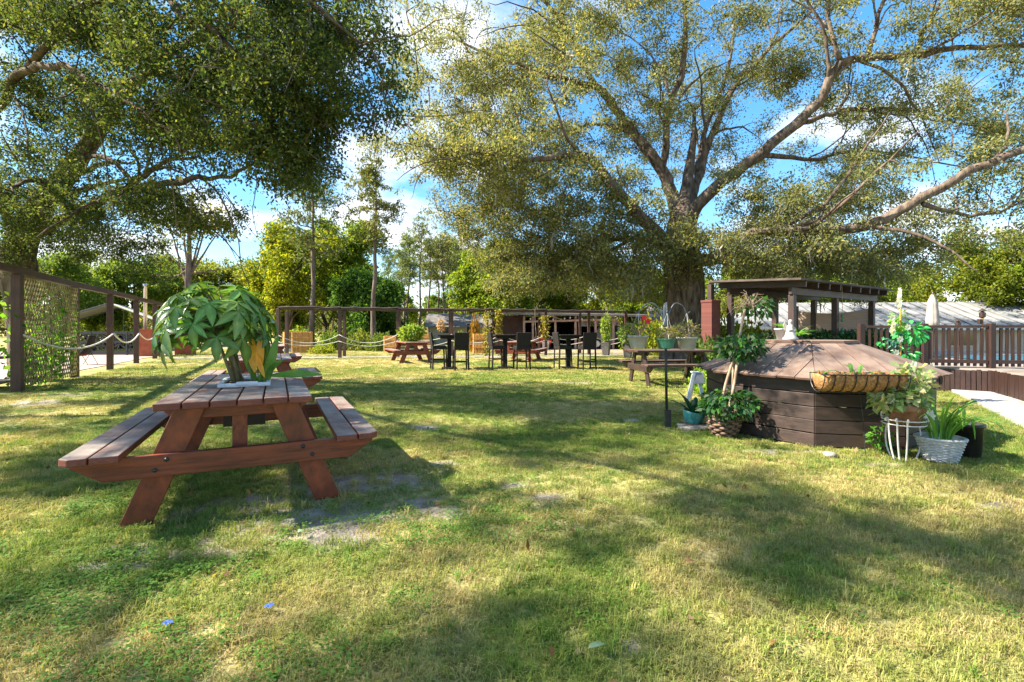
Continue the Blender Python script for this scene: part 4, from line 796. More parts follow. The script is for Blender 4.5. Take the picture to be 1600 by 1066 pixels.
for b_, d_, l_, w_ in [((-.03, -.05, .36), (.1, -.05, -1), .27, .085), ((.045, -.055, .37), (.0, -.05, -1), .25, .07), ((.02, -.07, .24), (.35, -.05, -1), .2, .045)]:
    m = MB(); blade(m, b_, d_, l_, w_, (.05, 0, 0), (0, -1, 0)); tag(m.build('leaf', M['g_yellow'], ging, smooth=True), 'withered orange-yellow leaf hanging down')
sm = MB()
for x0, x1 in ((-.05, -.03), (.0, .045), (.03, .02)): sm.tube([(x0, -.02, 0), ((x0 + x1) / 2, -.04, .2), (x1, -.055, .37)], .005, 6)
sm.build('stems', M['g_lime'], ging, smooth=True)

def foliage(parent, c, rad, k, leaf, pal, seed, name='foliage', mat='leaf', droop=.3, shell=.5):
    g = np.random.default_rng(seed); v = unit(g.normal(size=(k, 3))) * (shell + (1 - shell) * g.random((k, 1))) ** .8; P_ = np.array(c) + v * np.array(rad)
    return link(name, leaf_mesh(name, P_, leaf[0], leaf[1], g, pal, M[mat], droop=droop, axis=v * np.array([1, 1, .4])), parent)
YGP = [(0.17, 0.26, 0.04), (0.25, 0.32, 0.05), (0.10, 0.2, 0.03)]; DGP = [(0.02, 0.07, 0.025), (0.035, 0.11, 0.03), (0.05, 0.15, 0.035), (0.015, 0.05, 0.025)]
t = thing('potted_bush', 'bushy yellow-green plant growing through the far red picnic table', 'potted plant', ((643 - 800) * 18.6 / F, 18.6, .76), 0)
MB().box((0, .03, -.12), (.29, .45, .25)).build('planter_box', M['darkwood'], t); foliage(t, (-.02, 0, .32), (.46, .42, .34), 900, (.15, .07), YGP, 3, droop=.4)
s_ = MB(); [s_.tube([(0, 0, 0), (x, y, .3)], [.015, .008], 5) for x, y in ((.1, .1), (-.15, 0), (.1, -.12), (0, .05))]; s_.build('stems', M['greenstem'], t)

# ------------------------------------------------------------------ bar tables and wicker bar chairs
def bar_chair(label, loc, rz):
    t = thing('bar_chair', label, 'bar chair', loc, rz, 'dark wicker bar chairs')
    MB().box((0, 0, .665), (.44, .44, .11)).build('seat', M['wicker'], t, bev=.015)
    b = MB(); b.beam((0, -.20, .72), (0, -.255, 1.13), .44, .055, (0, 1, 0)); b.build('backrest', M['wicker'], t, bev=.015)
    for sx in (-1, 1):
        for sy in (-1, 1): MB().beam((sx * .195, sy * .195, .61), (sx * .205, sy * .215, 0), .04, .04).build('leg', M['wicker'], t, bev=.004)
    for a, b_ in (((-.2, .208, .25), (.2, .208, .25)), ((-.2, -.208, .25), (.2, -.208, .25)), ((.2, -.2, .30), (.2, .2, .30)), ((-.2, -.2, .30), (-.2, .2, .30))): MB().beam(a, b_, .025, .03).build('footrest', M['wicker'], t)
    return t
def bar_table(label, loc, rz):
    t = thing('bar_table', label, 'bar table', loc, rz, 'dark bar-height tables')
    MB().box((0, 0, 1.035), (.70, .70, .05)).build('table_top', M['wicker'], t, bev=.01); MB().box((0, 0, .97), (.56, .56, .075)).build('apron', M['wicker'], t)
    MB().box((0, 0, .5), (.13, .13, .95)).build('pedestal', M['wicker'], t, bev=.01); MB().box((0, 0, .02), (.46, .46, .04)).build('base', M['wicker'], t, bev=.008); return t
for nm, px, d, dl, dr in (('left', 701, 15.0, (-.28, -.32), (.42, -.42)), ('middle', 789, 15.2, (-.22, -.35), (.52, -.40)), ('right', 889, 15.2, (-.18, -.35), (.50, -.40))):
    x = (px - 800) * d / F
    bar_table(f'dark wicker bar table of the {nm} bar set', (x, d + .15, 0), math.radians(8))
    bar_chair(f'dark wicker bar chair at the left of the {nm} bar set', (x + dl[0] - .02, d + dl[1] + .25, 0), math.radians(-72))
    bar_chair(f'dark wicker bar chair at the right of the {nm} bar set, back to the camera', (x + dr[0], d + dr[1], 0), math.radians(14))

# ------------------------------------------------------------------ left fence with lattice and rope
FP = [(27, 612), (117, 589), (172, 577), (213, 567), (242, 560)]; fp = [gp(*q) for q in FP]; fdir = (fp[-1] - fp[0]).normalized(); fa = math.atan2(fdir.y, fdir.x)
fence = thing('fence', 'tall brown post and rail fence frame with a lattice bay, at the left', 'fence', fp[0])
TOPZ = 2.29; o0 = fp[0]
for q in fp + [fp[0] - fdir * 3.2, fp[-1] + fdir * 3.2]:
    m = MB(); m.box((0, 0, TOPZ / 2 - .01), (.15, .15, TOPZ + .02)); o = m.build('post', M['brownwood'], fence, bev=.006); o.location = q - o0; o.rotation_euler = (0, 0, fa)
pp = [fp[0] - fdir * 3.2] + fp + [fp[-1] + fdir * 3.2]
for a, b_ in zip(pp[:-1], pp[1:]): MB().beam(a - o0 + Vector((0, 0, TOPZ + .075)) + fdir * .003, b_ - o0 + Vector((0, 0, TOPZ + .075)) - fdir * .003, .12, .14).build('top_rail', M['brownwood'], fence, bev=.006)
lat = MB(); L_ = (fp[1] - fp[0]).length - .17; A0 = fp[0] - o0 + fdir * .085; sidev = Vector((-fdir.y, fdir.x, 0)); zb, zt = .06, TOPZ - .02
for sg in (1, -1):
    c = -3.0
    while c < L_ + 3:
        s0, s1 = (c, c + (zt - zb) * .62) if sg > 0 else (c + (zt - zb) * .62, c); pts_ = []
        lo_, hi_ = min(s0, s1), max(s0, s1)
        if hi_ > 0 and lo_ < L_:
            f = lambda s: zb + (s - s0) / (s1 - s0) * (zt - zb); a_, b2 = max(lo_, 0), min(hi_, L_)
            if b2 - a_ > .03: lat.beam(A0 + fdir * a_ + Vector((0, 0, f(a_))) + sidev * .008 * sg, A0 + fdir * b2 + Vector((0, 0, f(b2))) + sidev * .008 * sg, .012, .02, sidev.cross(Vector((0, 0, 1))))
        c += .125
M['lattice'] = wood('tan_lattice', (0.26, 0.20, 0.08), (0.44, 0.36, 0.17)); tag(lat.build('lattice', M['lattice'], fence), kind='stuff')
vg = np.random.default_rng(8); VP = []
for i in range(24):
    s = vg.uniform(.05, L_) if i % 3 else vg.choice([.1, L_ * .55, L_ * .68, .25]); z = vg.uniform(0, .4); hmax = vg.uniform(.6, 2.4)
    while z < hmax:
        VP.append(A0 + o0 + fdir * (s + vg.normal() * .07) + Vector((0, 0, z)) + sidev * vg.uniform(-.06, .30)); z += .035; s += vg.normal() * .03
tv = thing('climbing_vine', 'green vine climbing through the lattice bay of the left fence', 'vine', fp[0] + fdir * 1.4)
link('leaves', leaf_mesh('leaves', np.array([list(p - tv.location) for p in VP]), .11, .09, vg, [(0.12, 0.3, 0.025), (0.07, 0.2, 0.02), (0.2, 0.36, 0.05)], M['leaf']), tv)
vs = MB(); [vs.tube([fdir * s + Vector((0, 0, -.01)), fdir * (s + .05) + Vector((0, 0, .8)), fdir * (s - .05) + Vector((0, 0, 1.9))], .008, 5) for s in (-1.1, -.1, .2, .9)]; vs.build('stems', M['twig'], tv)
def swag(a, b_, sag, k=14): return [a.lerp(b_, i / k) + Vector((0, 0, -4 * sag * (i / k) * (1 - i / k))) for i in range(k + 1)]
fr_ = Vector((fdir.y, -fdir.x, 0)) * .09; zr = 1.1; rp_ = []
for a, b_, sg in ((fp[0], fp[2], .36), (fp[2], fp[3], .32), (fp[3], fp[4], .28), (fp[4], fp[4] + fdir * 3.2, .3)): rp_ += swag(a + fr_ + Vector((0, 0, zr)), b_ + fr_ + Vector((0, 0, zr)), sg)
m = MB(); m.tube([p - fp[0] for p in rp_], .022, 7); tag(m.build('rope', M['rope'], smooth=True, loc=fp[0]), 'thick white rope slung in swags along the left brown fence', 'rope')
# dark shelf stand beyond the fence at the left edge
ss = thing('shelf_stand', 'dark shelf stand at the left edge behind the first fence post', 'shelf', (-10.75, 9.9, 0), fa)
for z in (.10, .62, 1.22): MB().box((0, 0, z), (1.3, .42, .04)).build('shelf', M['darkwood'], ss, bev=.004)
for x in (-.6, .6):
    for y in (-.17, .17): MB().box((x, y, .61), (.06, .06, 1.26)).build('leg', M['darkwood'], ss)
MB().box((0, .2, .6), (1.2, .02, 1.0)).build('back_panel', M['blackpot'], ss)
# black ornamental fence with cut-out leaves
bf = thing('ornamental_fence', 'low black metal fence with cut-out leaf pattern behind the rope', 'fence', pt(170, 516, 23.2) * 1); bf.location = ((170 - 800) * 23.2 / F, 23.2, 0)
wv = 3.5
for z, h in ((1.08, .12), (.64, .10), (.10, .16)): MB().box((0, 0, z), (wv, .04, h)).build('rail', M['blackmetal'], bf)
for i in range(5): MB().box((-wv / 2 + wv * i / 4, 0, .57), (.07, .062, 1.15)).build('post', M['blackmetal'], bf)
orn = MB(); og = random.Random(3)
for i in range(150):
    up = i % 2; x = og.uniform(-wv / 2, wv / 2); z = (og.uniform(.74, 1.0) if up else og.uniform(.22, .56)); a = og.uniform(0, 6.28); ln = og.uniform(.08, .17)
    orn.prism([(-ln, 0), (-ln * .3, ln * .32), (ln, 0), (-ln * .3, -ln * .32)], .012, Matrix.Translation((x, 0, z)) @ Matrix.Rotation(math.radians(90), 4, 'X') @ Matrix.Rotation(a, 4, 'Z'))
orn.build('leaf_cutouts', M['blackmetal'], bf)
for lb, px, d in (('orange-red stucco pillar at the end of the black ornamental fence', 236, 22.6), ('orange-red stucco pillar partly hidden behind the money tree', 290, 24)):
    p = thing('stucco_pillar', lb, 'pillar', ((px - 800) * d / F, d, 0), math.radians(25), 'orange-red stucco pillars')
    MB().box((0, 0, .60), (.78, .78, 1.2)).build('shaft', M['orange'], p, bev=.015); MB().box((0, 0, 1.225), (.86, .86, .06)).build('cap', M['orange'], p, bev=.01)
# gabled shade tent
tn = thing('shade_tent', 'gabled shade tent with grey and white slopes beyond the left fence', 'tent', ((182 - 800) * 29 / F, 29, 0), math.radians(29))
MB().add([(-2.5, -2, 1.75), (0, -2, 2.75), (0, 2, 2.75), (-2.5, 2, 1.75), (-2.5, -2, 1.72), (0, -2, 2.72), (0, 2, 2.72), (-2.5, 2, 1.72)], [(0, 1, 2, 3), (7, 6, 5, 4), (0, 4, 5, 1), (3, 2, 6, 7), (0, 3, 7, 4)]).build('dark_slope', M['greycloth'], tn)
MB().add([(0.002, -2, 2.75), (2.6, -2, 1.6), (2.6, 2, 1.6), (0.002, 2, 2.75), (0.002, -2, 2.70), (2.6, -2, 1.55), (2.6, 2, 1.55), (.002, 2, 2.7)], [(0, 1, 2, 3), (7, 6, 5, 4), (0, 4, 5, 1), (3, 2, 6, 7), (1, 5, 6, 2)]).build('white_slope', M['whitecloth'], tn)
for x, z in ((-2.45, 1.73), (2.55, 1.58), (0, 2.7)):
    for y in (-1.95, 1.95): MB().tube([(x, y, 0), (x, y, z)], .03, 8).build('pole', M['bluemetal'], tn)
for y in (-1.95, 1.95): MB().tube([(-2.45, y, 1.7), (0, y, 2.68), (2.55, y, 1.54)], .025, 8).build('rafter', M['bluemetal'], tn)
# hammock
hm = thing('hammock', 'dark netted hammock chair with a red cushion behind the fence', 'hammock', pt(133, 516, 16.8)); hm.location.z = 0; hm.scale = (.5, .5, .68)
hs_ = MB(); k = 10; W_ = .45
for j in range(k + 1):
    t_ = j / k; x = -.38 + .9 * t_; z = .45 + 1.0 * t_ ** 2.2
    for s in (-1, 1): hs_.v.append((x, s * W_ * (1 - .4 * t_), z + .03)); hs_.v.append((x + .015, s * W_ * (1 - .4 * t_), z))
hs_.f += [(4 * j, 4 * j + 2, 4 * j + 6, 4 * j + 4) for j in range(k)] + [(4 * j + 1, 4 * j + 5, 4 * j + 7, 4 * j + 3) for j in range(k)] + [(4 * j, 4 * j + 4, 4 * j + 5, 4 * j + 1) for j in range(k)] + [(4 * j + 2, 4 * j + 3, 4 * j + 7, 4 * j + 6) for j in range(k)]
hs_.build('sling', M['wicker'], hm, smooth=True); MB().box((-.30, 0, .50), (.34, .6, .09), Euler((0, .15, 0)).to_matrix()).build('cushion', M['red'], hm, bev=.03)
for s in (-1, 1): MB().tube([(-.5, s * .4, 0), (-.1, s * .4, .45), (.5, s * .36, 1.4), (.56, s * .34, 1.5)], .016, 7).build('frame', M['blackmetal'], hm, smooth=True); MB().tube([(.55, s * .4, 0), (.05, s * .4, .62)], .016, 7).build('leg', M['blackmetal'], hm)
# stove pipe on a dark brick stove
fl = thing('outdoor_stove', 'outdoor stove with a shiny metal flue pipe behind the brown fence', 'stove', pt(227, 516, 25)); fl.location.z = 0
MB().box((0, 0, .6), (.7, .6, 1.2)).build('body', M['brick'], fl, bev=.01); MB().lathe([(.085, 1.2), (.085, 3.45), (.10, 3.47), (.10, 3.6)], 14).build('flue_pipe', M['steel'], fl, smooth=True); MB().box((0, -.306, .6), (.4, .02, .4)).build('door', M['blackmetal'], fl)

# ------------------------------------------------------------------ rail pergola across the far lawn
rows = [(435, 20.3), (531, 21.0), (622, 21.7), (706, 22.3), (783, 22.9), (853, 23.4), (920, 23.9), (978, 24.6)]
rail = thing('rail_pergola', 'long dark post and rail frame across the far side of the lawn', 'fence', (0, 22, 0)); ro = Vector((0, 22, 0)); fpts = [Vector(((px - 800) * d / F, d, 0)) for px, d in rows]
RH = 2.1; off = Vector((-.25, 1.3, 0)); rr_ = random.Random(6)
for i, q in enumerate(fpts):
    MB().box(tuple(q - ro + Vector((0, 0, RH / 2))), (.13, .13, RH)).build('post', M['brownwood'], rail, bev=.006)
    if i < 7: MB().box(tuple(q + off - ro + Vector((0, 0, RH / 2 - .02))), (.12, .12, RH - .04)).build('post', M['brownwood'], rail, bev=.006)
for a, b_ in zip(fpts[:-1], fpts[1:]):
    for of in (Vector((0, 0, 0)), off):
        pth = [a.lerp(b_, i / 8) + of - ro + Vector((0, rr_.gauss(0, .012), RH + .05 + rr_.gauss(0, .014))) for i in range(9)]
        MB().tube(pth, [.058 + rr_.uniform(-.012, .014) for _ in pth], 7).build('rail', M['darkwood'], rail)
for hz, sg in ((1.0, .34), (.72, .22)):
    P_ = []
    for a, b_ in zip(fpts[:-1], fpts[1:]): P_ += swag(a + Vector((0, -.085, hz)), b_ + Vector((0, -.085, hz)), sg * rr_.uniform(.75, 1.15), 10)
    m = MB(); m.tube([p - ro for p in P_], .014, 6); tag(m.build('rope', M['rope'], smooth=True, loc=ro), ('upper' if hz > .9 else 'lower') + ' white rope strung along the far rail frame', 'rope', 'ropes on the far rail frame')
for lb, px, d, z0, z1 in (('yellow-green vine hanging to the ground left of the carport', 761, 22.4, .0, 2.05), ('shorter yellow-green vine on the post at the carport corner', 779, 22.75, .9, 2.15), ('dry tan vine on the far post in front of the carport', 851, 23.25, .75, 1.9)):
    t = thing('hanging_vine', lb, 'vine', ((px - 800) * d / F, d, 0), group='vines on the far rail posts'); g = np.random.default_rng(px); k = 420
    P_ = np.stack([g.normal(0, .09, k), g.normal(0, .07, k), g.uniform(z0 + .04, z1, k)], -1); link('leaves', leaf_mesh('leaves', P_, .11, .07, g, [(0.30, 0.27, 0.05), (0.22, 0.24, 0.04), (0.36, 0.28, 0.08)], M['leaf']), t)
    MB().tube([(0, 0, 0), (.03, .02, 1), (0, 0, z1)], .02, 6).build('stem', M['twig'], t)
sk = thing('dry_wreath', 'tan dried wreath tied to a post of the far rail frame', 'wreath', pt(689, 508, 23.2)); foliage(sk, (0, 0, 0), (.16, .1, .3), 200, (.12, .05), [(0.5, 0.36, 0.2), (0.4, 0.25, 0.13)], 5, 'leaves'); MB().tube([(.12 * math.cos(a), 0, .24 * math.sin(a)) for a in np.linspace(0, 6.28, 14)], .02, 6).build('ring', M['twig'], sk)

# bamboo boxes and stool on the far lawn
def bamboo_box(lb, px, d, wd, ht, rz, dep=.5, skirt=False):
    t = thing('bamboo_box', lb, 'screen', ((px - 800) * d / F, d, 0), rz, 'bamboo screens on the far lawn'); z0 = .0
    k = max(6, int(wd / .07)); me = None; z0 = .16 if skirt else 0
    for s in (-1, 1):
        for i in range(k):
            x = -wd / 2 + wd * (i + .5) / k
            if me is None: o = MB().tube([(0, 0, 0), (0, 0, ht - z0)], wd / k / 2, 6).build('cane', M['bamboo'], t); me = o.data
            else: o = link('cane', me, t)
            o.location = (x, s * dep / 2, z0); o.scale.z = rr_.uniform(.985, 1.015)
    kd = max(4, int(dep / .07))
    for s in (-1, 1):
        for i in range(kd): o = link('cane', me, t); o.location = (s * wd / 2, -dep / 2 + dep * (i + .5) / kd, z0)
    for z in (.3, .72):
        for s in (-1, 1): MB().box((0, s * (dep / 2 + .038), z0 + (ht - z0) * z), (wd, .02, .05)).build('batten', M['bamboo'], t)
    if skirt: MB().box((0, 0, .08), (wd + .2, dep + .2, .16)).build('plinth', M['white'], t, bev=.01)
    return t
bamboo_box('largest bamboo screen, behind the money tree at the left', 472, 25.5, 1.0, 1.12, math.radians(6), .12); bamboo_box('bamboo screen on a white plinth behind the largest one', 452, 27.5, .55, 1.1, math.radians(40), .3, True)
bamboo_box('small bamboo box on a white plinth by the round shrubs', 577, 31, .58, .75, 0, .5, True); bamboo_box('bamboo box left of the plant-topped picnic table', 611, 27.5, .68, .88, 0, .5)
bamboo_box('small bamboo box on a white plinth behind the left bar set', 664, 30, .7, .95, 0, .5, True); bamboo_box('bamboo box next to the long hanging vine', 749, 25.5, .6, 1.0, 0, .5)
st = thing('wooden_stool', 'little wooden stool beside the largest bamboo screen', 'stool', ((519 - 800) * 29 / F, 29, 0)); MB().box((0, 0, .42), (.36, .3, .05)).build('seat', M['bamboo'], st)
for x in (-.13, .13):
    for y in (-.1, .1): MB().box((x, y, .2), (.07, .07, .4)).build('leg', M['bamboo'], st)

# ------------------------------------------------------------------ carport, cars, far houses
cp = thing('carport', 'long dark open carport with a flat roof behind the bar chairs', 'carport', (3.6, 31, 0))
X0, X1 = -4.8, 5.2
MB().add([(X0 - .3, -1.6, 2.30), (X1 + .3, -1.2, 2.14), (X1 + .3, 5.5, 2.42), (X0 - .3, 5.5, 2.55), (X0 - .3, -1.6, 2.17), (X1 + .3, -1.2, 2.01), (X1 + .3, 5.5, 2.29), (X0 - .3, 5.5, 2.42)], [(0, 1, 2, 3), (7, 6, 5, 4), (0, 4, 5, 1), (1, 5, 6, 2), (2, 6, 7, 3), (3, 7, 4, 0)]).build('roof', M['greyroof'], cp)
MB().box((-1.9, 5.3, 1.1), (6.4, .1, 2.2)).build('back_wall', M['shedwall'], cp); MB().box((X0 + .05, 2.2, 1.08), (.1, 6.0, 2.16)).build('side_wall', M['shedwall'], cp); MB().box((X0 + 1.0, -.55, 1.06), (1.8, .1, 2.12)).build('front_wall', M['shedwall'], cp)
MB().box((.6, 2.6, 1.1), (.1, 5.2, 2.2)).build('partition', M['shedwall'], cp)
for x in (-2.85, -2.3, -.9, .35, 1.6, 2.0, 2.7): MB().box((x, -.9, 1.03), (.13, .13, 2.06)).build('post', M['palewood'], cp)
for x in (3.4, 4.4, 5.0): MB().box((x, -.9, 1.0), (.16, .16, 2.0)).build('post', M['brownwood'], cp)
MB().beam((-2.9, -1.0, 1.72), (2.9, -1.0, 1.86), .06, .12).build('cross_beam', M['palewood'], cp); MB().beam((-1.3, -1.0, 2.1), (-.5, -1.02, 1.86), .05, .07).build('diagonal_brace', M['palewood'], cp)
def car(label, loc, rz, paint):
    t = thing('parked_car', label, 'car', loc, rz, 'cars at the carport')
    prof = [(-2.2, .35), (-2.25, .75), (-2.1, .95), (-1.75, 1.0), (-1.25, 1.42), (.35, 1.46), (1.05, 1.02), (1.95, .9), (2.25, .72), (2.25, .35)]
    fr = Matrix(((1, 0, 0, 0), (0, 0, -1, 0), (0, 1, 0, 0), (0, 0, 0, 1))); MB().prism(prof, 1.72, fr).build('body', paint, t, bev=.08)
    for s in (-1, 1):
        MB().prism([(-1.5, 1.02), (-1.12, 1.36), (-.35, 1.39), (-.35, 1.02)], .02, Matrix.Translation((0, s * .862, 0)) @ fr).build('side_window', M['glass'], t); MB().prism([(-.25, 1.02), (-.25, 1.39), (.3, 1.39), (.85, 1.02)], .02, Matrix.Translation((0, s * .862, 0)) @ fr).build('side_window', M['glass'], t)
        for x in (-1.4, 1.4):
            wl = MB().tube([(x, s * .70, .33), (x, s * .88, .33)], .33, 18).build('wheel', M['tyre'], t); MB().tube([(x, s * .878, .33), (x, s * .895, .33)], .2, 12).build('rim', M['steel'], wl)
        MB().box((2.235, s * .6, .70), (.06, .38, .14)).build('headlight', M['white'], t, bev=.02); MB().box((-2.235, s * .68, .80), (.05, .25, .2)).build('tail_light', M['red'], t, bev=.02)
    MB().beam((.40, 0, 1.445), (1.04, 0, 1.035), 1.4, .03, (1, 0, 1)).build('windscreen', M['glass'], t); MB().beam((-1.30, 0, 1.40), (-1.76, 0, 1.02), 1.4, .03, (-1, 0, 1)).build('rear_window', M['glass'], t)
    return t
sl_ = thing('string_lights', 'string of small white bulbs along the carport beam', 'lights', (3.6, 29.9, 0)); P_ = swag(Vector((-2.8, 0, 1.98)), Vector((0, 0, 2.0)), .1, 8) + swag(Vector((0, 0, 2.0)), Vector((2.9, 0, 1.98)), .1, 8)
MB().tube(P_, .01, 5).build('cord', M['blackmetal'], sl_)
for p in P_[1::2]: MB().lathe([(.015, .04), (.045, -.01), (.05, -.05), (.03, -.09), (0, -.1)], 8, p).build('bulb', M['white'], sl_, smooth=True)
car('black car parked in the middle of the carport', (2.5, 33.4, 0), math.radians(-100), M['carblack']); car('black car in the carport behind the right bar set', (5.6, 33.4, 0), math.radians(-80), M['carblack']); car('dark grey car standing outside the right end of the carport', (7.1, 31.0, 0), math.radians(-30), M['cargrey'])
ck = thing('red_cart', 'bright red cart standing in the carport', 'cart', (2.0, 30.3, 0)); MB().prism([(-.42, .30), (.42, .30), (.5, .62), (.1, .62), (-.05, .95), (-.25, .95), (-.5, .62)], .5, Matrix(((1, 0, 0, 0), (0, 0, -1, 0), (0, 1, 0, 0), (0, 0, 0, 1)))).build('body', M['red'], ck, bev=.04)
for x in (-.28, .28):
    for s in (-1, 1): MB().tube([(x, s * .26, .16), (x, s * .32, .16)], .16, 14).build('wheel', M['tyre'], ck)
for s in (-1, 1): MB().beam((0, s * .2, .16), (0, s * .2, .32), .5, .05).build('axle_mount', M['blackmetal'], ck)
bk = thing('white_bucket', 'white plastic bucket in front of the red cart', 'bucket', (2.05, 29.4, 0)); MB().lathe([(.19, 0), (.22, .45), (.235, .45), (.235, .48), (.21, .48), (.18, .02)], 18).build('pail', M['white'], bk, smooth=True); MB().tube([(.22 * math.cos(a), .05, .45 - .18 * math.sin(a)) for a in np.linspace(0, 3.14, 9)], .008, 5).build('handle', M['steel'], bk)
def house(lb, loc, rz, W_, D_, h, wins, roofm):
    t = thing('house', lb, 'house', loc, rz, 'low houses beyond the yard'); MB().box((0, 0, h / 2), (W_, D_, h)).build('wall', M['beige'], t)
    MB().add([(-W_ / 2 - .5, -D_ / 2 - .5, h), (W_ / 2 + .5, -D_ / 2 - .5, h), (W_ / 2 + .5, D_ / 2 + .5, h), (-W_ / 2 - .5, D_ / 2 + .5, h), (-W_ / 2 - .3, 0, h + 1.3), (W_ / 2 + .3, 0, h + 1.3)], [(0, 1, 5, 4), (2, 3, 4, 5), (0, 4, 3), (1, 2, 5), (3, 2, 1, 0)]).build('roof', roofm, t)
    for x in wins:
        f = MB().box((x, -D_ / 2 - .02, 1.35), (1.0, .06, 1.0)).build('window', M['white'], t); MB().box((x, -D_ / 2 - .055, 1.35), (.86, .03, .86)).build('pane', M['glass'], f)
house('low beige house left of the carport', (-4.4, 47, 0), math.radians(10), 7, 6, 1.5, (-2.2, .2, 2.3), M['greyroof']); house('low beige house behind the right end of the carport', (10.6, 44, 0), math.radians(-8), 9, 6, 2.1, (-3, -.5, 2.5), M['greyroof'])

# ------------------------------------------------------------------ octagonal wooden cover
u_ = Vector((.946, -.326, 0)); v_ = Vector((.326, .946, 0)); WC = Vector((3.709, 6.013, 0))
LL, SS = 1.006, .839; hw = LL / 2 + SS / math.sqrt(2)
sq = [(-LL / 2, -hw), (LL / 2, -hw), (hw, -LL / 2), (hw, LL / 2), (LL / 2, hw), (-LL / 2, hw), (-hw, LL / 2), (-hw, -LL / 2)]
ang = .62       # the near cut corner faces the camera
corner = [Vector((x * math.cos(ang) - y * math.sin(ang), x * math.sin(ang) + y * math.cos(ang), 0)) for x, y in sq]
well = thing('octagonal_cover', 'low octagonal dark wooden cover with a sloping board roof, right of the lawn', 'well cover', WC)
wr = random.Random(9); EZ, TZ, OV, TP = .70, 1.03, 1.10, .38
for i in range(8):
    a, b_ = corner[i], corner[(i + 1) % 8]; d = (b_ - a); ln = d.length; d.normalize(); nrm = Vector((d.y, -d.x, 0))
    for c in range(5):
        z0 = .0 + c * .138; off_ = wr.uniform(0, .006); th = .035
        p0, p1 = a + d * .004, b_ - d * .004; zc = z0 + .067
        MB().beam(p0 - nrm * (.02 - off_) + Vector((0, 0, zc)), p1 - nrm * (.02 - off_) + Vector((0, 0, zc + wr.uniform(-.003, .003))), th, .130).build('wall_board', M['wellwall'], well, bev=.004)
    MB().beam(a * .955 + Vector((0, 0, 0)), a * .955 + Vector((0, 0, EZ)), .07, .07).build('corner_post', M['wellwall'], well)
    # roof boards of this side run up the slope and are cut along the hips
    e0, e1 = a * OV + Vector((0, 0, EZ)), b_ * OV + Vector((0, 0, EZ)); t0, t1 = a * TP + Vector((0, 0, TZ)), b_ * TP + Vector((0, 0, TZ))
    k = 6 if ln > .9 else 5; en = (e1 - e0); W_ = en.length; en.normalize(); up_ = ((t0 + t1) / 2 - (e0 + e1) / 2); S_ = up_.length; up_.normalize(); nn = en.cross(up_); Wt = (t1 - t0).length
    def clip(s):      # how far up the slope a board edge at position s along the eave may run
        sl = (W_ - Wt) / 2; return S_ * min(1, s / sl, (W_ - s) / sl) if sl > 0 else S_
    for j in range(k):
        s0, s1 = W_ * j / k, W_ * (j + 1) / k; g = .004; ex = wr.uniform(-.012, .03); s0 += g; s1 -= g; lift = nn * wr.uniform(0, .007)
        pl = [(s0, -ex), (s1, -ex), (s1, max(.02, clip(s1)))]
        br = [q for q in ((W_ - Wt) / 2, W_ - (W_ - Wt) / 2) if s0 < q < s1]
        for q in sorted(br, reverse=True): pl.append((q, S_))
        pl.append((s0, max(.02, clip(s0))))
        top = [e0 + en * x + up_ * y + lift + nn * .022 for x, y in pl]; bot = [p - nn * .022 for p in top]; kk = len(pl)
        MB().add(bot + top, [tuple(reversed(range(kk))), tuple(range(kk, 2 * kk))] + [(q, (q + 1) % kk, kk + (q + 1) % kk, kk + q) for q in range(kk)]).build('roof_board', M['wellroof'], well)
topp = [c * (TP + .03) for c in corner]; MB().prism([(c.x, c.y) for c in topp], .035, Matrix.Translation((0, 0, TZ + .032))).build('top_plate', M['wellroof'], well, bev=.005)
MB().prism([(c.x * 1.0, c.y * 1.0) for c in [q * .93 for q in corner]], .03, Matrix.Translation((0, 0, EZ - .02))).build('inner_deck', M['darkwood'], well)

# statue and white pot on the cover
def pts_lathe(prof, c=(0, 0, 0), k=16): return MB().lathe(prof, k, c)
stt = thing('garden_statue', 'small white stone angel statue standing on the octagonal cover', 'statue', (3.44, 5.97, TZ + .05), math.radians(20)); stt.scale = (.85, .85, .9)
b = MB(); b.lathe([(.0, 0), (.10, 0), (.105, .02), (.075, .05), (.065, .09), (.05, .14), (.042, .17), (.045, .185), (.03, .205), (.016, .215), (.028, .232), (.031, .25), (.026, .268), (.012, .278), (0, .28)], 16); b.build('figure', M['plaster'], stt, smooth=True)
for s in (-1, 1):
    w_ = MB(); w_.prism([(0, .10), (.05, .13), (.075, .20), (.05, .245), (.02, .20), (0, .17)], .012, Matrix.Translation((0, .035, 0)) @ Matrix.Rotation(math.radians(25 * s), 4, 'Z') @ Matrix(((s, 0, 0, 0), (0, 0, 1, 0), (0, 1, 0, 0), (0, 0, 0, 1)))); w_.build('wing', M['plaster'], stt, bev=.003)
    MB().tube([(s * .045, 0, .175), (s * .06, -.03, .13), (s * .02, -.055, .13)], [.015, .013, .009], 8).build('arm', M['plaster'], stt, smooth=True)
def shell(prof, k=20): return MB().lathe(prof, k)
wp = thing('white_pot', 'white pot with a fern beside the angel statue', 'potted plant', (3.47, 6.25, TZ + .05)); wp.scale = (.62, .62, .75); shell([(.07, 0), (.11, .17), (.12, .17), (.12, .19), (.10, .19), (.09, .15), (.02, .14)]).build('pot', M['white'], wp, smooth=True)
fe = MB(); [fe.strap((0, 0, .15), a, .26, .03, 1.2, 1.6) for a in np.linspace(0, 6.1, 15)]; fe.build('fronds', M['g_lime'], wp)
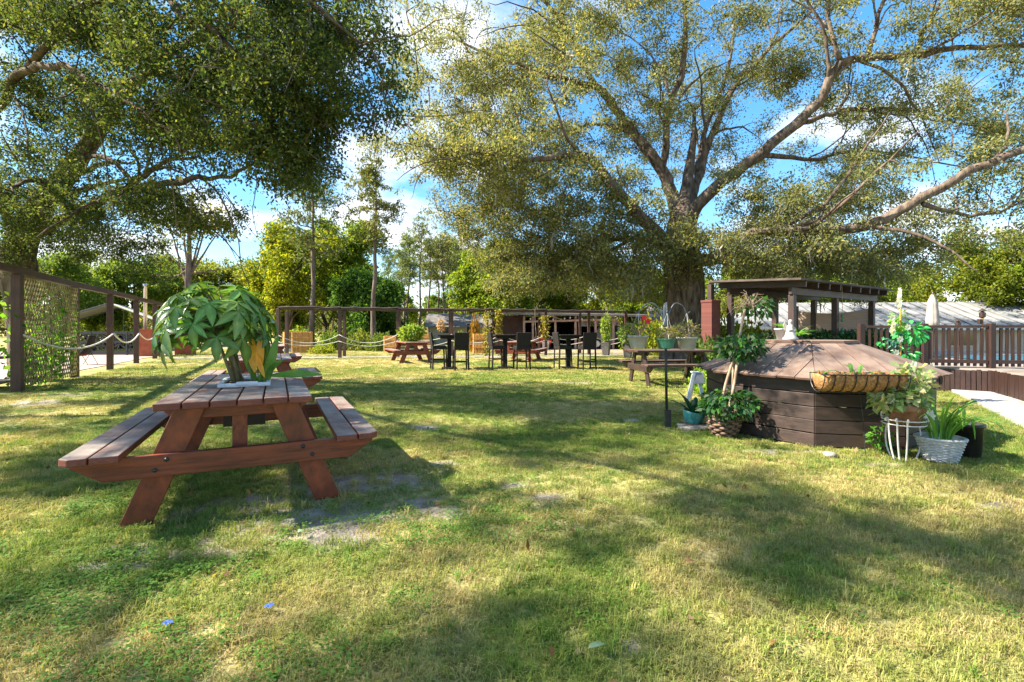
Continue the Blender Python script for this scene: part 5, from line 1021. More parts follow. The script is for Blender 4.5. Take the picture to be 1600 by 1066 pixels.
fn = thing('fern', 'bright green fern right of the angel statue', 'plant', (3.66, 6.2, TZ + .05)); fe = MB(); fg = random.Random(5); [fe.strap((0, 0, .02), fg.uniform(0, 6.28), fg.uniform(.16, .3), .035, fg.uniform(.7, 1.3), 1.3) for _ in range(26)]; fe.build('fronds', M['g_lime'], fn); shell([(.05, -.0), (.065, .05), (.06, .05), (.02, .045)]).build('pot', M['blackpot'], fn)

# ------------------------------------------------------------------ coco trough on its stake
A_, B_ = corner[7], corner[0]
ctr = Vector((2.88, 4.56, .79)); dv = Vector((.97, -.10, 0)).normalized(); sv = Vector((-dv.y, dv.x, 0)); TL = .73
tro = thing('hanging_trough', 'long wire trough lined with orange coconut fibre, at the cover eave', 'planter', ctr + dv * TL / 2)
fr = Matrix((tuple(dv) + (0,), tuple(sv) + (0,), (0, 0, 1, 0), (0, 0, 0, 1))).transposed(); tro.matrix_world = Matrix.Translation(tro.location) @ fr; tro.rotation_euler.x = 0
cg = np.random.default_rng(17); li = MB(); nx, na = 46, 11
for i in range(nx + 1):
    x = -TL / 2 + TL * i / nx; e = min(1, min(i, nx - i) / 3.0) ** .5
    bul = 1 + .09 * abs(math.sin(math.pi * (x + TL / 2) / TL * 8))
    for j in range(na):
        a = math.pi * (j / (na - 1)) + math.pi; r = .105 * bul * (.45 + .55 * e) * (1 + cg.normal() * .03); li.v.append((x + cg.normal() * .004, r * math.cos(a), r * 1.25 * math.sin(a) - .005 + (cg.normal() * .008 + .012 if j in (0, na - 1) else 0)))
for i in range(nx):
    for j in range(na - 1): q = i * na + j; li.f.append((q, q + na, q + na + 1, q + 1))
li.f.append(tuple(range(na))); li.f.append(tuple(reversed(range(nx * na, nx * na + na)))); lo_ = li.build('coco_liner', M['coco'], tro, smooth=True)
so_ = lo_.modifiers.new('thick', 'SOLIDIFY'); so_.thickness = .02
fz = MB()
for i in range(1500):
    x = cg.uniform(-TL / 2, TL / 2); a = math.pi + math.pi * cg.random(); r = .108; p = Vector((x, r * math.cos(a), r * 1.25 * math.sin(a))); d = Vector(cg.normal(size=3)) * .012 + Vector((0, math.cos(a), math.sin(a))) * .016; s = d.cross(Vector((cg.normal(), 1, .3))).normalized() * .0015
    fz.add([p - s, p + s, p + d], [(0, 1, 2)])
tag(fz.build('loose_fibres', M['coco'], tro), kind='stuff')
for z, w_ in ((0.0, .136),):
    MB().tube([(-TL / 2, -w_, z), (TL / 2, -w_, z), (TL / 2 + .01, 0, z), (TL / 2, w_, z), (-TL / 2, w_, z), (-TL / 2 - .01, 0, z), (-TL / 2, -w_, z)], .006, 6).build('wire_rim', M['blackmetal'], tro)
for i in range(9):
    x = -TL / 2 + TL * i / 8; MB().tube([(x, .136 * math.cos(a), .168 * math.sin(a)) for a in np.linspace(math.pi, 2 * math.pi, 11)], .0045, 6).build('wire_rib', M['blackmetal'], tro)
MB().box((0, 0, -.03), (TL * .95, .17, .03)).build('soil', M['soil'], tro)
tp = MB(); [tp.strap((x, .02, 0), a, ln, .035, lf, 1.6) for x, a, ln, lf in ((-.3, .2, .22, .6), (-.25, 2.6, .2, .5), (-.05, 1.2, .18, 1.3), (-.02, 2.0, .17, 1.2), (.1, .3, .24, .5), (.15, 2.8, .26, .6), (.02, .8, .14, 1.4))]; tp.build('leaves', M['g_lime'], tro)
stk = (fr.inverted() @ (Vector((3.37, 4.66, 0)) - tro.location))
MB().tube([(.06, .10, -.14), (.10, .10, -.45), (.12, .10, -.81)], .004, 6).build('stake', M['blackmetal'], tro)

# ------------------------------------------------------------------ pots around the cover
def weave(parent, prof, row, r, k, mat, stakes):
    """rows of rod woven in and out of upright stakes"""
    zs = [z for _, z in prof]; z = zs[0]; i = 0
    rad = lambda z_: float(np.interp(z_, zs, [q[0] for q in prof]))
    m = MB()
    while z <= zs[-1]:
        n_ = stakes * 4
        m.tube([((rad(z) + r * 1.0 * math.sin(q / n_ * stakes * math.pi + i * math.pi)) * math.cos(6.28319 * q / n_), (rad(z) + r * 1.0 * math.sin(q / n_ * stakes * math.pi + i * math.pi)) * math.sin(6.28319 * q / n_), z + r) for q in range(n_ + 1)], r, 5); z += row; i += 1
    tag(m.build('weave', mat, parent, smooth=True), kind='stuff')
def wicker_wob(i, j): return 1 + (.035 if (i + j) % 2 else -.02)
bb = thing('topiary_fig', 'three-tiered fig topiary in a brown woven basket by the octagonal cover', 'potted plant', gp(1131, 680)); 
MB().lathe([(.115, 0), (.135, .04), (.152, .08), (.162, .12), (.17, .16), (.172, .2), (.168, .24), (.16, .275), (.15, .275), (.15, .24), (.02, .235)], 30).build('basket', M['soil'], bb); weave(bb, [(.115, 0), (.135, .04), (.152, .08), (.162, .12), (.17, .16), (.172, .2), (.168, .24), (.16, .27)], .030, .0155, 0, M['brownbasket'], 14)
MB().lathe([(0, .25), (.15, .25), (.15, .255), (0, .255)], 16).build('soil', M['soil'], bb)
for ph in (0, 2.1, 4.2):
    P_ = []
    for q in range(24):
        t_ = q / 23; z = .22 + 1.22 * t_; r = .045 * math.cos(t_ * 3.0) * (1 - .45 * t_) + .022; a = ph + t_ * 2.6; lean = .0 + .22 * max(0, t_ - .15) ** 1.2; P_.append((.06 + lean + r * math.cos(a) * 1.2, r * math.sin(a), z))
    MB().tube(P_, [.018 - .006 * q / 23 for q in range(24)], 8).build('stem', M['stem'], bb, smooth=True)
figp = [(0.02, 0.08, 0.025), (0.04, 0.13, 0.03), (0.06, 0.18, 0.035), (0.12, 0.17, 0.10), (0.03, 0.09, 0.04)]
foliage(bb, (.04, -.02, .36), (.32, .30, .17), 620, (.085, .045), figp, 31, 'lower_foliage', droop=.7); foliage(bb, (.20, 0, 1.02), (.25, .24, .15), 460, (.085, .045), figp, 32, 'middle_foliage', droop=.7); foliage(bb, (.38, 0, 1.48), (.16, .16, .13), 130, (.085, .045), figp, 33, 'upper_foliage', droop=.8)
tw = MB(); tg_ = random.Random(2)
for i in range(70):
    a = tg_.uniform(0, 6.28); e = tg_.uniform(-.2, 1.3); d = Vector((math.cos(a) * math.cos(e), math.sin(a) * math.cos(e), math.sin(e))); p = Vector((.30, 0, 1.46)); ln = tg_.uniform(.12, .27); tw.tube([p, p + d * ln * .6 + Vector((0, 0, .03)), p + d * ln + Vector((0, 0, -.05))], [.003, .0025, .0015], 4)
tw.build('dry_twigs', M['stem'], bb)
tl = thing('strap_leaf_plant', 'dark strap-leaved plant in a teal glazed pot on a paving stone', 'potted plant', gp(1082, 664) + Vector((0, 0, .03))); tl.rotation_euler = (math.radians(4), math.radians(7), 0)
shell([(.095, 0), (.10, .012), (.125, .08), (.135, .13), (.138, .15), (.127, .15), (.12, .12), (.02, .115)], 26).build('pot', M['tealpot'], tl, smooth=True); shell([(.11, -.016), (.13, -.004), (.127, 0), (.05, -.004)], 22).build('saucer', M['terracotta'], tl)
for i in range(15):
    a = tg_.uniform(0, 6.28); m = MB(); m.strap((.03 * math.cos(a), .03 * math.sin(a), .12), a, tg_.uniform(.28, .42), .075, tg_.uniform(.55, 1.25), tg_.uniform(.5, 1.1)); m.build('leaf', M['g_strap'], tl, smooth=True)
pvs = gp(1084, 668); MB().prism([(-.22, -.14), (.2, -.17), (.24, .1), (-.16, .16)], .03, Matrix.Translation((0, 0, 0))).build('paving_stone', M['sand'], loc=pvs + Vector((0, 0, .008)), bev=.006); tag(bpy.data.objects['paving_stone'], 'flat pale paving stone under the teal pot', 'stone')
ea = thing('folding_easel', 'white wooden folding easel with a grey panel left of the octagonal cover', 'easel', gp(1085, 628))
MB().beam((-.14, -.05, 0), (-.005, .0, .50), .05, .025, (0, 1, 0)).build('leg', M['white'], ea); MB().beam((.16, .0, 0), (.05, .02, .50), .05, .025, (0, 1, 0)).build('leg', M['white'], ea); MB().beam((.03, .28, 0), (.02, .05, .5), .05, .025, (0, 1, 0)).build('leg', M['white'], ea)
MB().box((.06, -.01, .40), (.20, .018, .19), Euler((-.15, 0, 0)).to_matrix()).build('panel', M['concrete'], ea, bev=.004)
MB().box((.02, .03, .497), (.12, .09, .022)).build('top_hinge', M['white'], ea)
# white iron plant stand with a terracotta pot
ps = gp(1412, 718); stn = thing('plant_stand', 'curly white wrought iron plant stand at the front of the octagonal cover', 'plant stand', ps)
ring = lambda r, z: [(r * math.cos(a), r * math.sin(a), z) for a in np.linspace(0, 6.283, 25)]
for z in (.335, .375): MB().tube(ring(.165, z), .006, 6).build('ring', M['whitemetal'], stn, smooth=True)
for a in (.15, 1.72, 3.3, 3.75, 4.2):
    rad = [(.13, 0), (.17, .08), (.185, .18), (.175, .28), (.165, .335), (.172, .375), (.195, .405), (.222, .405), (.232, .38), (.218, .36), (.203, .372)]
    if a > 3: rad = [(.10, 0), (.13, .1), (.15, .2), (.16, .3), (.165, .375), (.178, .395), (.196, .39), (.194, .372), (.182, .37)]
    P_ = smooth_path([(Vector((r * math.cos(a), r * math.sin(a), z)), .0065) for r, z in rad], 3); MB().tube([p for p, r in P_], [.0075] * len(P_), 7).build('leg', M['whitemetal'], stn, smooth=True)
tpot = thing('terracotta_pot', 'weathered terracotta pot of pale variegated leaves on the white stand', 'potted plant', ps + Vector((0, 0, .33)))
shell([(.115, 0), (.15, .13), (.165, .13), (.17, .19), (.155, .19), (.145, .15), (.02, .145)], 26).build('pot', M['terracotta'], tpot, smooth=True); MB().tube(ring(.125, -.0), .006, 6).build('foot_ring', M['terracotta'], tpot)
varp = [(0.34, 0.42, 0.22), (0.22, 0.33, 0.13), (0.5, 0.5, 0.28), (0.16, 0.27, 0.10)]
foliage(tpot, (-.02, 0, .26), (.24, .2, .12), 240, (.075, .065), varp, 41, 'lower_foliage'); foliage(tpot, (.07, 0, .40), (.15, .13, .17), 150, (.075, .065), varp + [(0.6, 0.56, 0.33)], 42, 'upper_foliage'); foliage(tpot, (-.16, -.02, .23), (.15, .12, .11), 110, (.07, .06), varp, 43, 'side_foliage')
fl_ = MB()
for c in ((.14, -.05, .38), (.16, -.04, .31), (.06, -.03, .55), (-.2, -.1, .24)):
    for q in range(7): a = q * .9; leaflet(fl_, Vector(c), Vector((math.cos(a), -.3, math.sin(a))), Vector((0, -1, .2)), .04, .03)
fl_.build('pale_blooms', M['petalwhite'], tpot)
wb = thing('white_basket', 'white wicker basket of long grassy leaves right of the plant stand', 'potted plant', gp(1469, 719))
MB().lathe([(.115, 0), (.125, .02), (.13, .04), (.136, .06), (.142, .08), (.148, .10), (.154, .12), (.16, .14), (.166, .16), (.172, .18), (.182, .205), (.185, .215), (.17, .22), (.16, .2), (.02, .195)], 40).build('basket', M['greypot'], wb); weave(wb, [(.118, 0), (.13, .04), (.16, .14), (.175, .19)], .0125, .0075, 0, M['whitebasket'], 20)
MB().tube([(.184 * math.cos(a), .184 * math.sin(a), .21) for a in np.linspace(0, 6.283, 30)], .011, 6).build('rim', M['whitebasket'], wb, smooth=True)
for i in range(46):
    a = tg_.uniform(0, 6.28); m = MB(); m.strap((.07 * math.cos(a), .07 * math.sin(a), .19), a, tg_.uniform(.4, .66), .02, tg_.uniform(1.1, 1.5), tg_.uniform(1.0, 2.3)); m.build('leaf', M['g_lime'] if i % 4 else M['g_money'], wb)
bw = MB(); [leaflet(bw, Vector((-.15, -.06, .42)), Vector((math.cos(a), -.2, math.sin(a))), Vector((0, -1, .2)), .06, .035) for a in np.linspace(0, 5.6, 6)]; bw.tube([(-.06, 0, .19), (-.15, -.055, .42)], .004, 5); bw.build('white_bloom', M['petalwhite'], wb)
bp_ = thing('black_pot', 'black plastic pot with arching yellowish leaves behind the white basket', 'potted plant', gp(1508, 711)); shell([(.115, 0), (.135, .28), (.148, .28), (.148, .31), (.13, .31), (.12, .26), (.02, .25)], 24).build('pot', M['blackpot'], bp_, smooth=True)
for i in range(16):
    a = tg_.uniform(2.2, 5.4); m = MB(); m.strap((.05 * math.cos(a), .05 * math.sin(a), .26), a, tg_.uniform(.35, .6), .018, tg_.uniform(.9, 1.4), tg_.uniform(2.2, 3.2)); m.build('leaf', M['g_vine'], bp_)
wd_ = thing('weed', 'leafy green weed growing against the front wall of the octagonal cover', 'weed', gp(1375, 706)); foliage(wd_, (0, 0, .13), (.10, .06, .13), 110, (.055, .035), [(0.07, 0.2, 0.03), (0.11, 0.26, 0.04)], 51); MB().tube([(0, 0, -.01), (.01, 0, .2)], .005, 5).build('stem', M['greenstem'], wd_)

# ------------------------------------------------------------------ four-armed hook with hanging baskets
hk = gp(1042, 668); sh = thing('shepherd_hook', 'tall dark four-armed plant hook standing in the lawn', 'plant hook', hk)
MB().tube([(0, 0, -.02), (-.01, 0, .7), (-.02, 0, 1.52)], .016, 8).build('pole', M['blackmetal'], sh, smooth=True); MB().box((.012, 0, .11), (.075, .04, .22)).build('ground_sleeve', M['blackmetal'], sh, bev=.004)
MB().lathe([(.026, 0), (.03, .05), (.026, .28), (.012, .31)], 10, (-.02, 0, 1.22)).build('collar', M['bluemetal'], sh, smooth=True)
arms = {'left grey': (math.pi, .335, 'greypot', 1.135), 'right grey': (0.0, .265, 'greypot', 1.115), 'front green': (-1.75, .16, 'greenpot', 1.10), 'back green': (1.3, .2, 'greenpot', 1.08)}
for nm, (a, rch, mt, zt_) in arms.items():
    d = Vector((math.cos(a), math.sin(a), 0)); P_ = smooth_path([(Vector((-.02, 0, 1.28)), .008), (Vector((-.02, 0, 1.42)) + d * .05, .008), (Vector((-.02, 0, 1.53)) + d * rch * .45, .008), (Vector((-.02, 0, 1.50)) + d * rch * .8, .007), (Vector((-.02, 0, 1.41)) + d * rch, .006), (Vector((-.02, 0, 1.43)) + d * (rch + .04), .005)], 4)
    MB().tube([p for p, r in P_], [r for p, r in P_], 7).build('arm', M['bluemetal'], sh, smooth=True)
    big = 'grey' in nm; r1 = .128 if big else .10; hb = .155 if big else .12; zb = zt_ - hb
    c = hk + Vector((-.02, 0, 0)) + d * rch; t = thing('hanging_basket', f'{nm} plastic basket hanging from the plant hook', 'hanging basket', (c.x, c.y, zb), group='hanging baskets on the plant hook')
    wob = (lambda i, j: 1 + (.02 if j % 2 else 0)) if not big else None
    MB().lathe([(r1 * .68, 0), (r1 * .72, .006), (r1 * .93, hb * .86), (r1 * 1.03, hb * .87), (r1 * 1.04, hb), (r1 * .93, hb), (r1 * .88, hb * .85), (.02, hb * .82)], 28, wob=wob).build('pot', M[mt], t, smooth=big)
    for q in range(3): b2 = q * 2.094 + .4; MB().tube([(r1 * math.cos(b2), r1 * math.sin(b2), hb), (0, 0, 1.41 - zb)], .0028, 5).build('wire', M['whitemetal'], t)
    pal = {'left grey': [(0.08, 0.15, 0.03), (0.18, 0.2, 0.05), (0.3, 0.22, 0.10)], 'right grey': [(0.13, 0.17, 0.05), (0.2, 0.2, 0.07), (0.30, 0.24, 0.12)]}.get(nm, [(0.25, 0.24, 0.06), (0.35, 0.26, 0.12), (0.16, 0.2, 0.05)])
    foliage(t, (0, 0, hb + .07), (r1 * 1.25, r1 * 1.25, .12) if big else (r1 * 1.1, r1 * 1.1, .07), 230 if big else 110, (.05, .024), pal, len(nm), 'foliage', droop=-.1)
    s_ = MB(); [s_.tube([(0, 0, hb * .8), (r1 * .5 * math.cos(q), r1 * .5 * math.sin(q), hb + .06), (r1 * 1.0 * math.cos(q), r1 * 1.0 * math.sin(q), hb + .15 * (1 if big else .5))], [.003, .0025, .0015], 4) for q in np.linspace(0, 5.9, 14)]; s_.build('stems', M['stem'], t)
    if nm == 'left grey':
        f = MB()
        for cc_ in ((.06, -.05, .37), (.11, -.04, .33)):
            for q in range(7): b2 = q * .9; leaflet(f, Vector(cc_), Vector((math.cos(b2), -.4, math.sin(b2))), Vector((0, -1, 0)), .042, .026)
        f.tube([(0, 0, hb), (.06, -.045, .37)], .003, 5); f.tube([(0, 0, hb), (.11, -.035, .33)], .003, 5); f.build('red_flower', M['petalred'], t)
# tapered floor planters by the driveway
for i, (lb, px, d, h, c) in enumerate((('dark tapered planter with a tall thin shrub, by the driveway', 947, 23.0, .58, YGP), ('dark tapered planter with a bushy green plant, left of the hook', 981, 21.0, .60, DGP + YGP))):
    t = thing('tall_planter', lb, 'planter', ((px - 800) * d / F, d, 0), .3, 'dark planters by the driveway'); s = math.sqrt(2)
    MB().lathe([(.13 * s, 0), (.19 * s, h), (.2 * s, h), (.2 * s, h + .04), (.17 * s, h + .04), (.16 * s, h - .03), (.02, h - .04)], 4).build('planter', M['darkpot'], t); foliage(t, (0, 0, h + (.75 if i == 0 else .45)), (.22 + .2 * i, .22 + .2 * i, .72 - .25 * i), 420, (.13, .07), c, 60 + i); MB().tube([(0, 0, h - .05), (.02, 0, h + .8)], .014, 6).build('stem', M['twig'], t)

# ------------------------------------------------------------------ pavilion behind the cover
pc = Vector((6.38, 11.0, 0)); rdir = (Vector((10.2, 13.6, 0)) - pc); RL = rdir.length; rdir.normalize(); ldir = Vector((-rdir.y, rdir.x, 0)); LD = 1.5; BW = 2.0
pv = thing('pavilion', 'dark wooden open pavilion with a low slanted roof behind the octagonal cover', 'pavilion', pc)
Q = lambda a, b_, z: rdir * a + ldir * b_ + Vector((0, 0, z))
MB().add([Q(-.35, -.35, 2.30), Q(RL + .3, -.35, 2.30), Q(RL + .3, LD + .4, 2.42), Q(-.35, LD + .4, 2.42), Q(-.35, -.35, 2.345), Q(RL + .3, -.35, 2.345), Q(RL + .3, LD + .4, 2.465), Q(-.35, LD + .4, 2.465)], [(3, 2, 1, 0), (4, 5, 6, 7), (0, 1, 5, 4), (1, 2, 6, 5), (2, 3, 7, 6), (3, 0, 4, 7)]).build('roof', M['darkroof'], pv)
for i in range(9): a = RL * i / 8; MB().beam(Q(a, -.30, 2.225), Q(a, LD + .3, 2.34), .05, .13).build('rafter', M['darkwood'], pv)
for b_, z in ((0, 2.09), (LD, 2.19)): MB().beam(Q(-.1, b_, z), Q(RL + .1, b_, z), .07, .16).build('beam', M['deckred'], pv, bev=.004)
for a in (0, RL * .47, RL * .96):
    for b_ in (0, LD): MB().beam(Q(a, b_, 0), Q(a, b_, 2.0 + (.1 if b_ else 0)), .13, .13, rdir).build('post', M['deckred'], pv, bev=.006)
bl_ = MB(); k = 16                       # blind and lattice close the far right side
for i in range(k + 1):
    b2 = BW * (.03 + .94 * i / k); tz = 1.80 - .10 * math.sin(math.pi * i / k)
    for z in (tz, 1.17): bl_.v += [tuple(Q(RL * .96 - .02, b2, z)), tuple(Q(RL * .96, b2, z))]
for i in range(k): q = 4 * i; bl_.f += [(q, q + 4, q + 6, q + 2), (q + 1, q + 3, q + 7, q + 5), (q, q + 1, q + 5, q + 4), (q + 2, q + 6, q + 7, q + 3)]
MB().beam(Q(RL * .96, BW, 0), Q(RL * .96, BW, 1.95), .09, .09, rdir).build('post', M['deckred'], pv)
tag(bl_.build('reed_blind', M['tancloth'], pv), 'sagging tan reed blind')
lt_ = MB()
for sg in (1, -1):
    for i in range(-11, 28):
        s0 = i * .10; s1 = s0 + 1.05
        a_, b2 = max(s0, .08), min(s1, BW - .08)
        if b2 - a_ > .05:
            f = (lambda s: .08 + (s - s0)) if sg > 0 else (lambda s: 1.13 - (s - s0)); lt_.beam(Q(RL * .96 - .012 * sg, a_, f(a_)), Q(RL * .96 - .012 * sg, b2, f(b2)), .04, .01, rdir)
tag(lt_.build('lattice', M['blackmetal'], pv), kind='stuff')
ch = thing('wind_chime', 'string of hanging beads on the middle post of the pavilion', 'wind chime', pc + Q(RL * .49, -.12, 0)); ch.location.z = 0
MB().tube([(0, 0, 2.3), (.01, 0, 1.1)], .006, 5).build('cord', M['stem'], ch)
for z in (1.55, 1.45, 1.22, 1.12): MB().lathe([(0, -.05), (.03, -.03), (.04, 0), (.03, .03), (0, .05)], 10, (.005, 0, z)).build('bead', M['greenpot'], ch, smooth=True)
bc = thing('brick_column', 'square red brick column left of the pavilion, by the oak trunk', 'column', (5.06, 12.3, 0), math.radians(28)); MB().box((0, 0, .95), (.32, .32, 1.9)).build('shaft', M['brick'], bc); MB().box((0, 0, 1.93), (.35, .35, .06)).build('cap', M['brick'], bc, bev=.01); MB().beam((0, 0, 1.96), (0, 0, 2.36), .12, .12).build('stub_post', M['darkwood'], bc)

# ------------------------------------------------------------------ deck with picket railing, closed parasol, torches
# local deck frame: front edge from D0 to D1, then turning towards the camera to D2
D0, D1, D2 = Vector((6.9, 9.75, 0)), Vector((9.05, 9.2, 0)), Vector((8.6, 7.4, 0)); DZ = .47
D1 = gp(1551, 615); D0 = gp(1400, 606); D2 = gp(1625, 637)
dk = thing('deck', 'raised wooden deck with a reddish skirt of upright boards at the right', 'deck', D1)
back = [Vector((20, D2.y - .3, 0)), Vector((20, 17, 0)), Vector((D0.x + .5, 17, 0))]
poly = [D0, D1, D2] + back; MB().prism([(p.x - D1.x, p.y - D1.y) for p in poly], .05, Matrix.Translation((0, 0, DZ - .03))).build('deck_floor', M['greywood'], dk)
dr_ = random.Random(12)
def run(a, b_, step, fn):
    n_ = max(1, int((b_ - a).length / step)); [fn(a.lerp(b_, (i + .5) / n_), (b_ - a).normalized(), (b_ - a).length / n_) for i in range(n_)]
skm = {}
def skirt(p, d, w_):
    key = dr_.randrange(4)
    if key not in skm: skm[key] = MB().box((0, 0, 0), (w_ * (.82 + .05 * key), .03, .44)).build('skirt_board', M['deckred'], dk).data; o = bpy.data.objects[-1] if False else None
    o = link('skirt_board', skm[key], dk); o.location = p - D1 + Vector((0, 0, .215 + dr_.uniform(-.012, .012))) + Vector((d.y, -d.x, 0)) * dr_.uniform(.0, .018); o.rotation_euler = (0, dr_.uniform(-.02, .02), math.atan2(d.y, d.x))
run(D0, D1, .075, skirt); run(D1, D2, .075, skirt)
for o in [o for o in bpy.data.objects if o.name.startswith('skirt_board') and o.location.length == 0]: bpy.data.objects.remove(o)
rl_ = thing('picket_railing', 'dark picket railing along the edge of the raised deck', 'railing', D1 + Vector((0, 0, DZ)))
rlo = D1 + Vector((0, 0, DZ)); pk = MB().box((0, 0, .40), (.045, .03, .74)).build('picket', M['deckred'], rl_); pkm = pk.data
E0 = gp(1347, 0 + 604); E0 = Vector((7.15, 9.9, 0)); ins = Vector((.12, .15, 0)); first = [True]
def picket(p, d, w_):
    o = pk if first[0] else link('picket', pkm, rl_); first[0] = False; o.location = p - D1; o.rotation_euler = (0, dr_.uniform(-.02, .02), math.atan2(d.y, d.x))
R0, R1, R2 = E0, D1 + ins, D1 + Vector((2.6, -.35, 0))
run(R0, R1, .10, picket); run(R1, R2, .10, picket)
for a, b_ in ((R0, R1), (R1, R2)):
    d = (b_ - a).normalized()
    for z, h in ((.80, .05), (.12, .07)): MB().beam(a - D1 + d * .06 + Vector((0, 0, z)), b_ - D1 - d * .06 + Vector((0, 0, z)), .06, h).build('rail', M['deckred'], rl_, bev=.004)
for p in (R0, R0.lerp(R1, .5), R1, R2): MB().beam(p - D1, p - D1 + Vector((0, 0, .86)), .10, .10).build('post', M['deckred'], rl_, bev=.004)
hd = thing('hedge', 'dark green hedge behind the picket railing', 'hedge', (9.2, 12.4, DZ)); g = np.random.default_rng(15); k = 5200
link('foliage', leaf_mesh('foliage', np.stack([g.uniform(-2.6, 1.1, k), g.normal(0, .25, k), np.abs(g.uniform(0.02, .72, k))], -1), .09, .05, g, DGP + [(0.06, 0.1, 0.03)], M['leaf']), hd); MB().box((-.75, 0, .06), (3.7, .4, .12)).build('trough', M['darkwood'], hd)
tag(sheet('pool_water', [(11.2, 11.2), (16, 11.0), (17, 14), (11.8, 14)], DZ + .012, M['water']), kind='structure')
um = thing('parasol', 'closed grey-beige patio parasol on the deck behind the garland', 'parasol', ((1457 - 800) * 11.4 / F, 11.4, DZ)); MB().tube([(0, 0, 0), (0, 0, 1.6)], .025, 8).build('pole', M['darkwood'], um)
MB().lathe([(.02, .78), (.115, .80), (.118, .95), (.105, 1.15), (.09, 1.32), (.095, 1.36), (.065, 1.46), (.02, 1.58), (.005, 1.62)], 24, wob=lambda i, j: 1 + (.12 if j % 3 == 0 else -.06)).build('folded_canopy', M['beigecloth'], um, smooth=True); MB().lathe([(.22, 0), (.24, .03), (.2, .07), (.04, .09)], 18).build('base', M['blackmetal'], um)
for lb, px, d, top in (('short dark tiki torch on the deck railing', 1497, 10.4, 500), ('tall bird-house torch on a bamboo pole in front of the railing', 1535, 9.75, 484)):
    z0 = DZ; t = thing('tiki_torch', lb, 'torch', ((px - 800) * d / F, d, z0)); zt_ = H + (YH - top) * d / F - z0
    MB().tube([(0, 0, 0), (.01, 0, zt_ * .5), (0, 0, zt_ - .15)], .018 if d < 10 else .012, 8).build('pole', M['bamboo'] if d < 10 else M['darkwood'], t); MB().lathe([(.02, 0), (.05, .02), (.055, .10), (.02, .13), (.07, .14), (.0, .20)], 8, (0, 0, zt_ - .17)).build('head', M['darkwood'], t)
    if d < 10: MB().box((-.05, 0, zt_ - .24), (.07, .06, .10)).build('side_lantern', M['darkwood'], t, bev=.006)
# long metal-roofed house on the right
mh = thing('metal_roof_house', 'long low house with a pale standing-seam metal roof at the right', 'house', (19.5, 21.5, 0), math.radians(-4)); W_ = 19
MB().box((0, 2.6, .7), (W_ - 1, 5, 1.4)).build('wall', M['beige'], mh); MB().add([(-W_ / 2, -.4, 1.33), (W_ / 2, -.4, 1.33), (W_ / 2, 2.9, 2.6), (-W_ / 2 + 3.2, 2.9, 2.6), (-W_ / 2, 6, 1.33), (W_ / 2, 6, 1.33)], [(0, 1, 2, 3), (0, 3, 4), (3, 2, 5, 4), (1, 5, 2), (4, 5, 1, 0)]).build('roof', M['metalroof'], mh)
sl = Vector((0, 3.3, 1.27)); 
for i in range(34):
    x = -W_ / 2 + .5 + i * (W_ - .6) / 34; tmax = min(1, (x + W_ / 2) / 3.2); MB().beam((x, -.4, 1.352), tuple(Vector((x, -.4, 1.352)) + sl * tmax), .035, .05).build('roof_seam', M['greyroof'], mh)  # seams darker than the roof sheet: their small cast shadows put into colour
MB().box((0, -.43, 1.27), (W_, .06, .14)).build('gutter', M['white'], mh)
for x in (-6, -3, 0.5, 4): f = MB().box((x, .07, .85), (1.1, .06, .8)).build('window', M['white'], mh); MB().box((x, .035, .85), (.96, .03, .66)).build('pane', M['glass'], f)

# garland plant with artificial flowers, behind the cover
gl = thing('flower_garland', 'vivid green garland with white flowers on a pole behind the octagonal cover', 'garland', ((1407 - 800) * 7.9 / F, 7.9, 0)); MB().tube([(0, 0, -.02), (0, 0, 1.55)], .014, 7).build('pole', M['bamboo'], gl); GZ_ = lambda py: H + (YH - py) * 7.9 / F; GX_ = lambda px: (px - 1407) * 7.9 / F
gg = np.random.default_rng(66)
def gfol(px, py, rx, ry, k, mt, nm, ln=.085):
    m = MB()
    for i in range(k):
        v = unit(gg.normal(size=(1, 3)))[0] * gg.random() ** .4; p = Vector((GX_(px) + v[0] * rx, v[1] * rx * .6, GZ_(py) + v[2] * ry)); leaflet(m, p, Vector((v[0], v[1], v[2] - .5)), Vector((gg.normal() * .5, -.6, .8)), ln, ln * .6)
    m.build(nm, mt, gl)
gfol(1424, 520, .22, .16, 95, M['g_fake'], 'large_leaves', .11); gfol(1405, 500, .12, .16, 70, M['g_vine'], 'light_leaves', .07); gfol(1412, 555, .22, .10, 60, M['g_fake'], 'lower_leaves', .08); gfol(1398, 535, .10, .14, 50, M['greenpot'], 'blue_green_leaves', .07); gfol(1378, 536, .06, .05, 12, M['g_fake'], 'trailing_leaves', .07)
for px, py in ((1394, 476), (1386, 497), (1392, 551), (1446, 572), (1398, 530), (1410, 512)):
    m = MB(); c = Vector((GX_(px), -.10, GZ_(py))); [leaflet(m, c, Vector((math.cos(a), -.35, math.sin(a))), Vector((0, -1, 0)), .062, .04) for a in np.linspace(0, 5.5, 7)]; m.tube([c, Vector((0, 0, c.z - .06))], .003, 5); m.build('flower', M['petalwhite'], gl)
for px, py, ln in ((1400, 486, .34), (1390, 524, .18)):
    m = MB(); b0 = Vector((GX_(px) , -.06, GZ_(py)))
    for i in range(90): u = i / 90; a = gg.uniform(0, 6.28); p = b0 + Vector((.02 * u, 0, ln * u)); leaflet(m, p, Vector((math.cos(a) * .5, math.sin(a) * .5, .9)), Vector((math.sin(a), -math.cos(a), .3)), .085 * (1 - .4 * u), .022)
    m.tube([b0, Vector((0, 0, b0.z - .05))], .003, 5); m.build('white_plume', M['petalwhite'], gl)

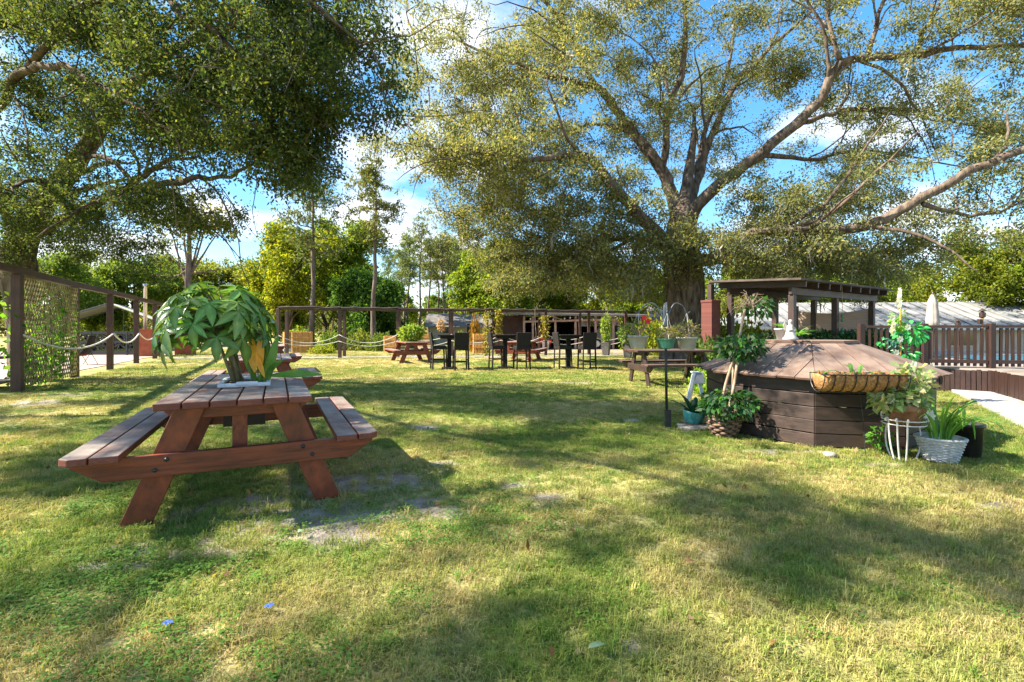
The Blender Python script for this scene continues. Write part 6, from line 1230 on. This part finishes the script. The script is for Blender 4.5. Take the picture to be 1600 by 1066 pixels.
# ------------------------------------------------------------------ small things lying on the grass
def lying(name, lb, cat, px, py, ln, wd, mt, az, z=.03):
    m = MB(); d = Vector((math.cos(az), math.sin(az), .05)); leaflet(m, Vector((0, 0, 0)), d, Vector((0, 0, 1)), ln, wd); o = m.build(name, mt, smooth=True, loc=gp(px, py) + Vector((0, 0, z))); s = o.modifiers.new('thick', 'SOLIDIFY'); s.thickness = .001; return tag(o, lb, cat)
lying('fallen_leaf', 'pale green fallen leaf lying on the grass at the bottom of the picture', 'leaf', 919, 1030, .085, .03, M['g_pale'], .5, .04); lying('fallen_leaf', 'curled dark brown fallen leaf on the grass right of centre', 'leaf', 1070, 889, .06, .035, M['g_dry'], .2, .04)
lying('fallen_leaf', 'pale curled leaf on the sand below the near picnic table', 'leaf', 466, 840, .05, .04, M['g_pale'], 1.2, .03)
for lb, px, py in (('small blue flower in the left foreground grass, the nearer one', 262, 984), ('small blue flower in the foreground grass, the farther one', 421, 957)):
    m = MB(); [leaflet(m, Vector((0, 0, .03)), Vector((math.cos(a), math.sin(a), .1)), Vector((0, 0, 1)), .022, .017) for a in np.linspace(0, 5.1, 5)]; m.tube([(0, 0, -.01), (0, 0, .03)], .0012, 5); tag(m.build('blue_flower', M['petalblue'], loc=gp(px, py)), lb, 'flower', 'blue flowers in the grass')
s_ = MB(); s_.lathe([(0, -.01), (.05, 0), (.06, .02), (.04, .04), (0, .045)], 9, wob=lambda i, j: 1 + .12 * math.sin(j * 2.3 + i)); tag(s_.build('stone', M['sand'], loc=gp(1296, 713), smooth=True), 'small pale stone at the near corner of the octagonal cover', 'stone')
lg = np.random.default_rng(99); k = 420; x = lg.uniform(-5, 6, k); y = lg.uniform(1.6, 10, k)
tag(link('leaf_litter', leaf_mesh('leaf_litter', np.stack([x, y, lg.uniform(.015, .04, k)], -1), .05, .028, lg, [(0.22, 0.12, 0.05), (0.3, 0.2, 0.09), (0.14, 0.08, 0.04), (0.35, 0.25, 0.13)], M['leaf'], droop=0, flat=3)), 'scattered small dry brown leaves on the lawn', 'leaf litter', kind='stuff')
